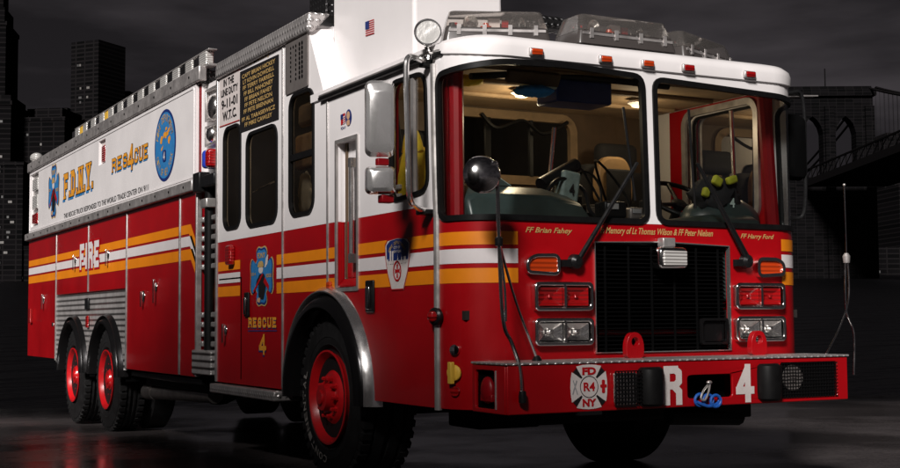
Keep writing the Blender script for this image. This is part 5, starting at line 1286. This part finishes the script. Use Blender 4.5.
# blue cord coiled in the bumper opening
bc = empty('coiled_cord', (.03, -.41, .60))
tag(bc, 'bright blue coiled cord with metal clip hanging from the bumper opening', 'cord')
b = B()
for k in range(3):
    cx = -.04 + k * .045; b.tube([(cx + .035 * math.cos(a), -.012 - .012 * k, .0 + .032 * math.sin(a) - .004 * k) for a in [2 * PI * i / 20 for i in range(21)]], .0085, 8)
b.tube([(-.07, -.02, -.01), (.0, -.035, -.035), (.08, -.02, -.02), (.09, -.015, .02)], .009, 8, smooth=6)
mk('cord', b, 'blue_cord', bc)
b = B(); b.tube([(.0, -.03, .08), (-.035, -.035, .05), (-.055, -.04, .01), (-.03, -.04, .0), (.0, -.035, .04), (.015, -.03, .085), (.0, -.03, .095)], .006, 8, smooth=6); b.ball((.012, -.03, .095), .014, 1.3, 1, .8); mk('clip', b, 'brushed_aluminium', bc)

# ------------------------------------------------------------------ every loose piece of a repeated fitting is a part of its own
SPLIT = {'axles': 'axle', 'step_rungs': 'step_rung', 'lug_nuts': 'lug_nut', 'mirror_bracket': 'mirror_bracket', 'arm_mount': 'arm_mount', 'lime_patch': 'lime_patch', 'reflective_band': 'reflective_band',
         'mount_feet': 'mount_foot', 'bracket_foot': 'bracket_foot', 'rivets': 'rivet', 'chassis': 'chassis_rail', 'bar_rails': 'bar_rail', 'rotator': 'rotator', 'colour_filter': 'colour_filter', 'wheel_housing': 'wheel_housing',
         'headliner_seams': 'headliner_seam', 'window_mullion': 'window_mullion', 'lining': 'lining', 'bumper_inner': 'bumper_bracket', 'gap_upper_panel': 'gap_upper_panel', 'cover_clips': 'cover_clip', 'scene_light_frame': 'frame_bar'}
def islands(o):
    me = o.data; adj = {}
    for e in me.edges:
        a, b_ = e.vertices; adj.setdefault(a, []).append(b_); adj.setdefault(b_, []).append(a)
    seen = set(); out = []
    for v_ in range(len(me.vertices)):
        if v_ in seen: continue
        st_ = [v_]; comp = set()
        while st_:
            q = st_.pop()
            if q in comp: continue
            comp.add(q); st_ += adj.get(q, [])
        seen |= comp; out.append(comp)
    return out
for o in list(C.collection.objects):
    base = o.name.split('.')[0]
    if o.type != 'MESH' or base not in SPLIT: continue
    comps = islands(o)
    if len(comps) < 2: continue
    for comp in comps:
        bm = bmesh.new(); bm.from_mesh(o.data); bm.verts.ensure_lookup_table()
        bmesh.ops.delete(bm, geom=[v_ for v_ in bm.verts if v_.index not in comp], context='VERTS')
        me = bpy.data.meshes.new(SPLIT[base]); bm.to_mesh(me); bm.free()
        for m_ in o.data.materials: me.materials.append(m_)
        n = o.copy(); n.data = me; n.name = SPLIT[base] if SPLIT[base] != base else base; C.collection.objects.link(n)
    bpy.data.objects.remove(o)
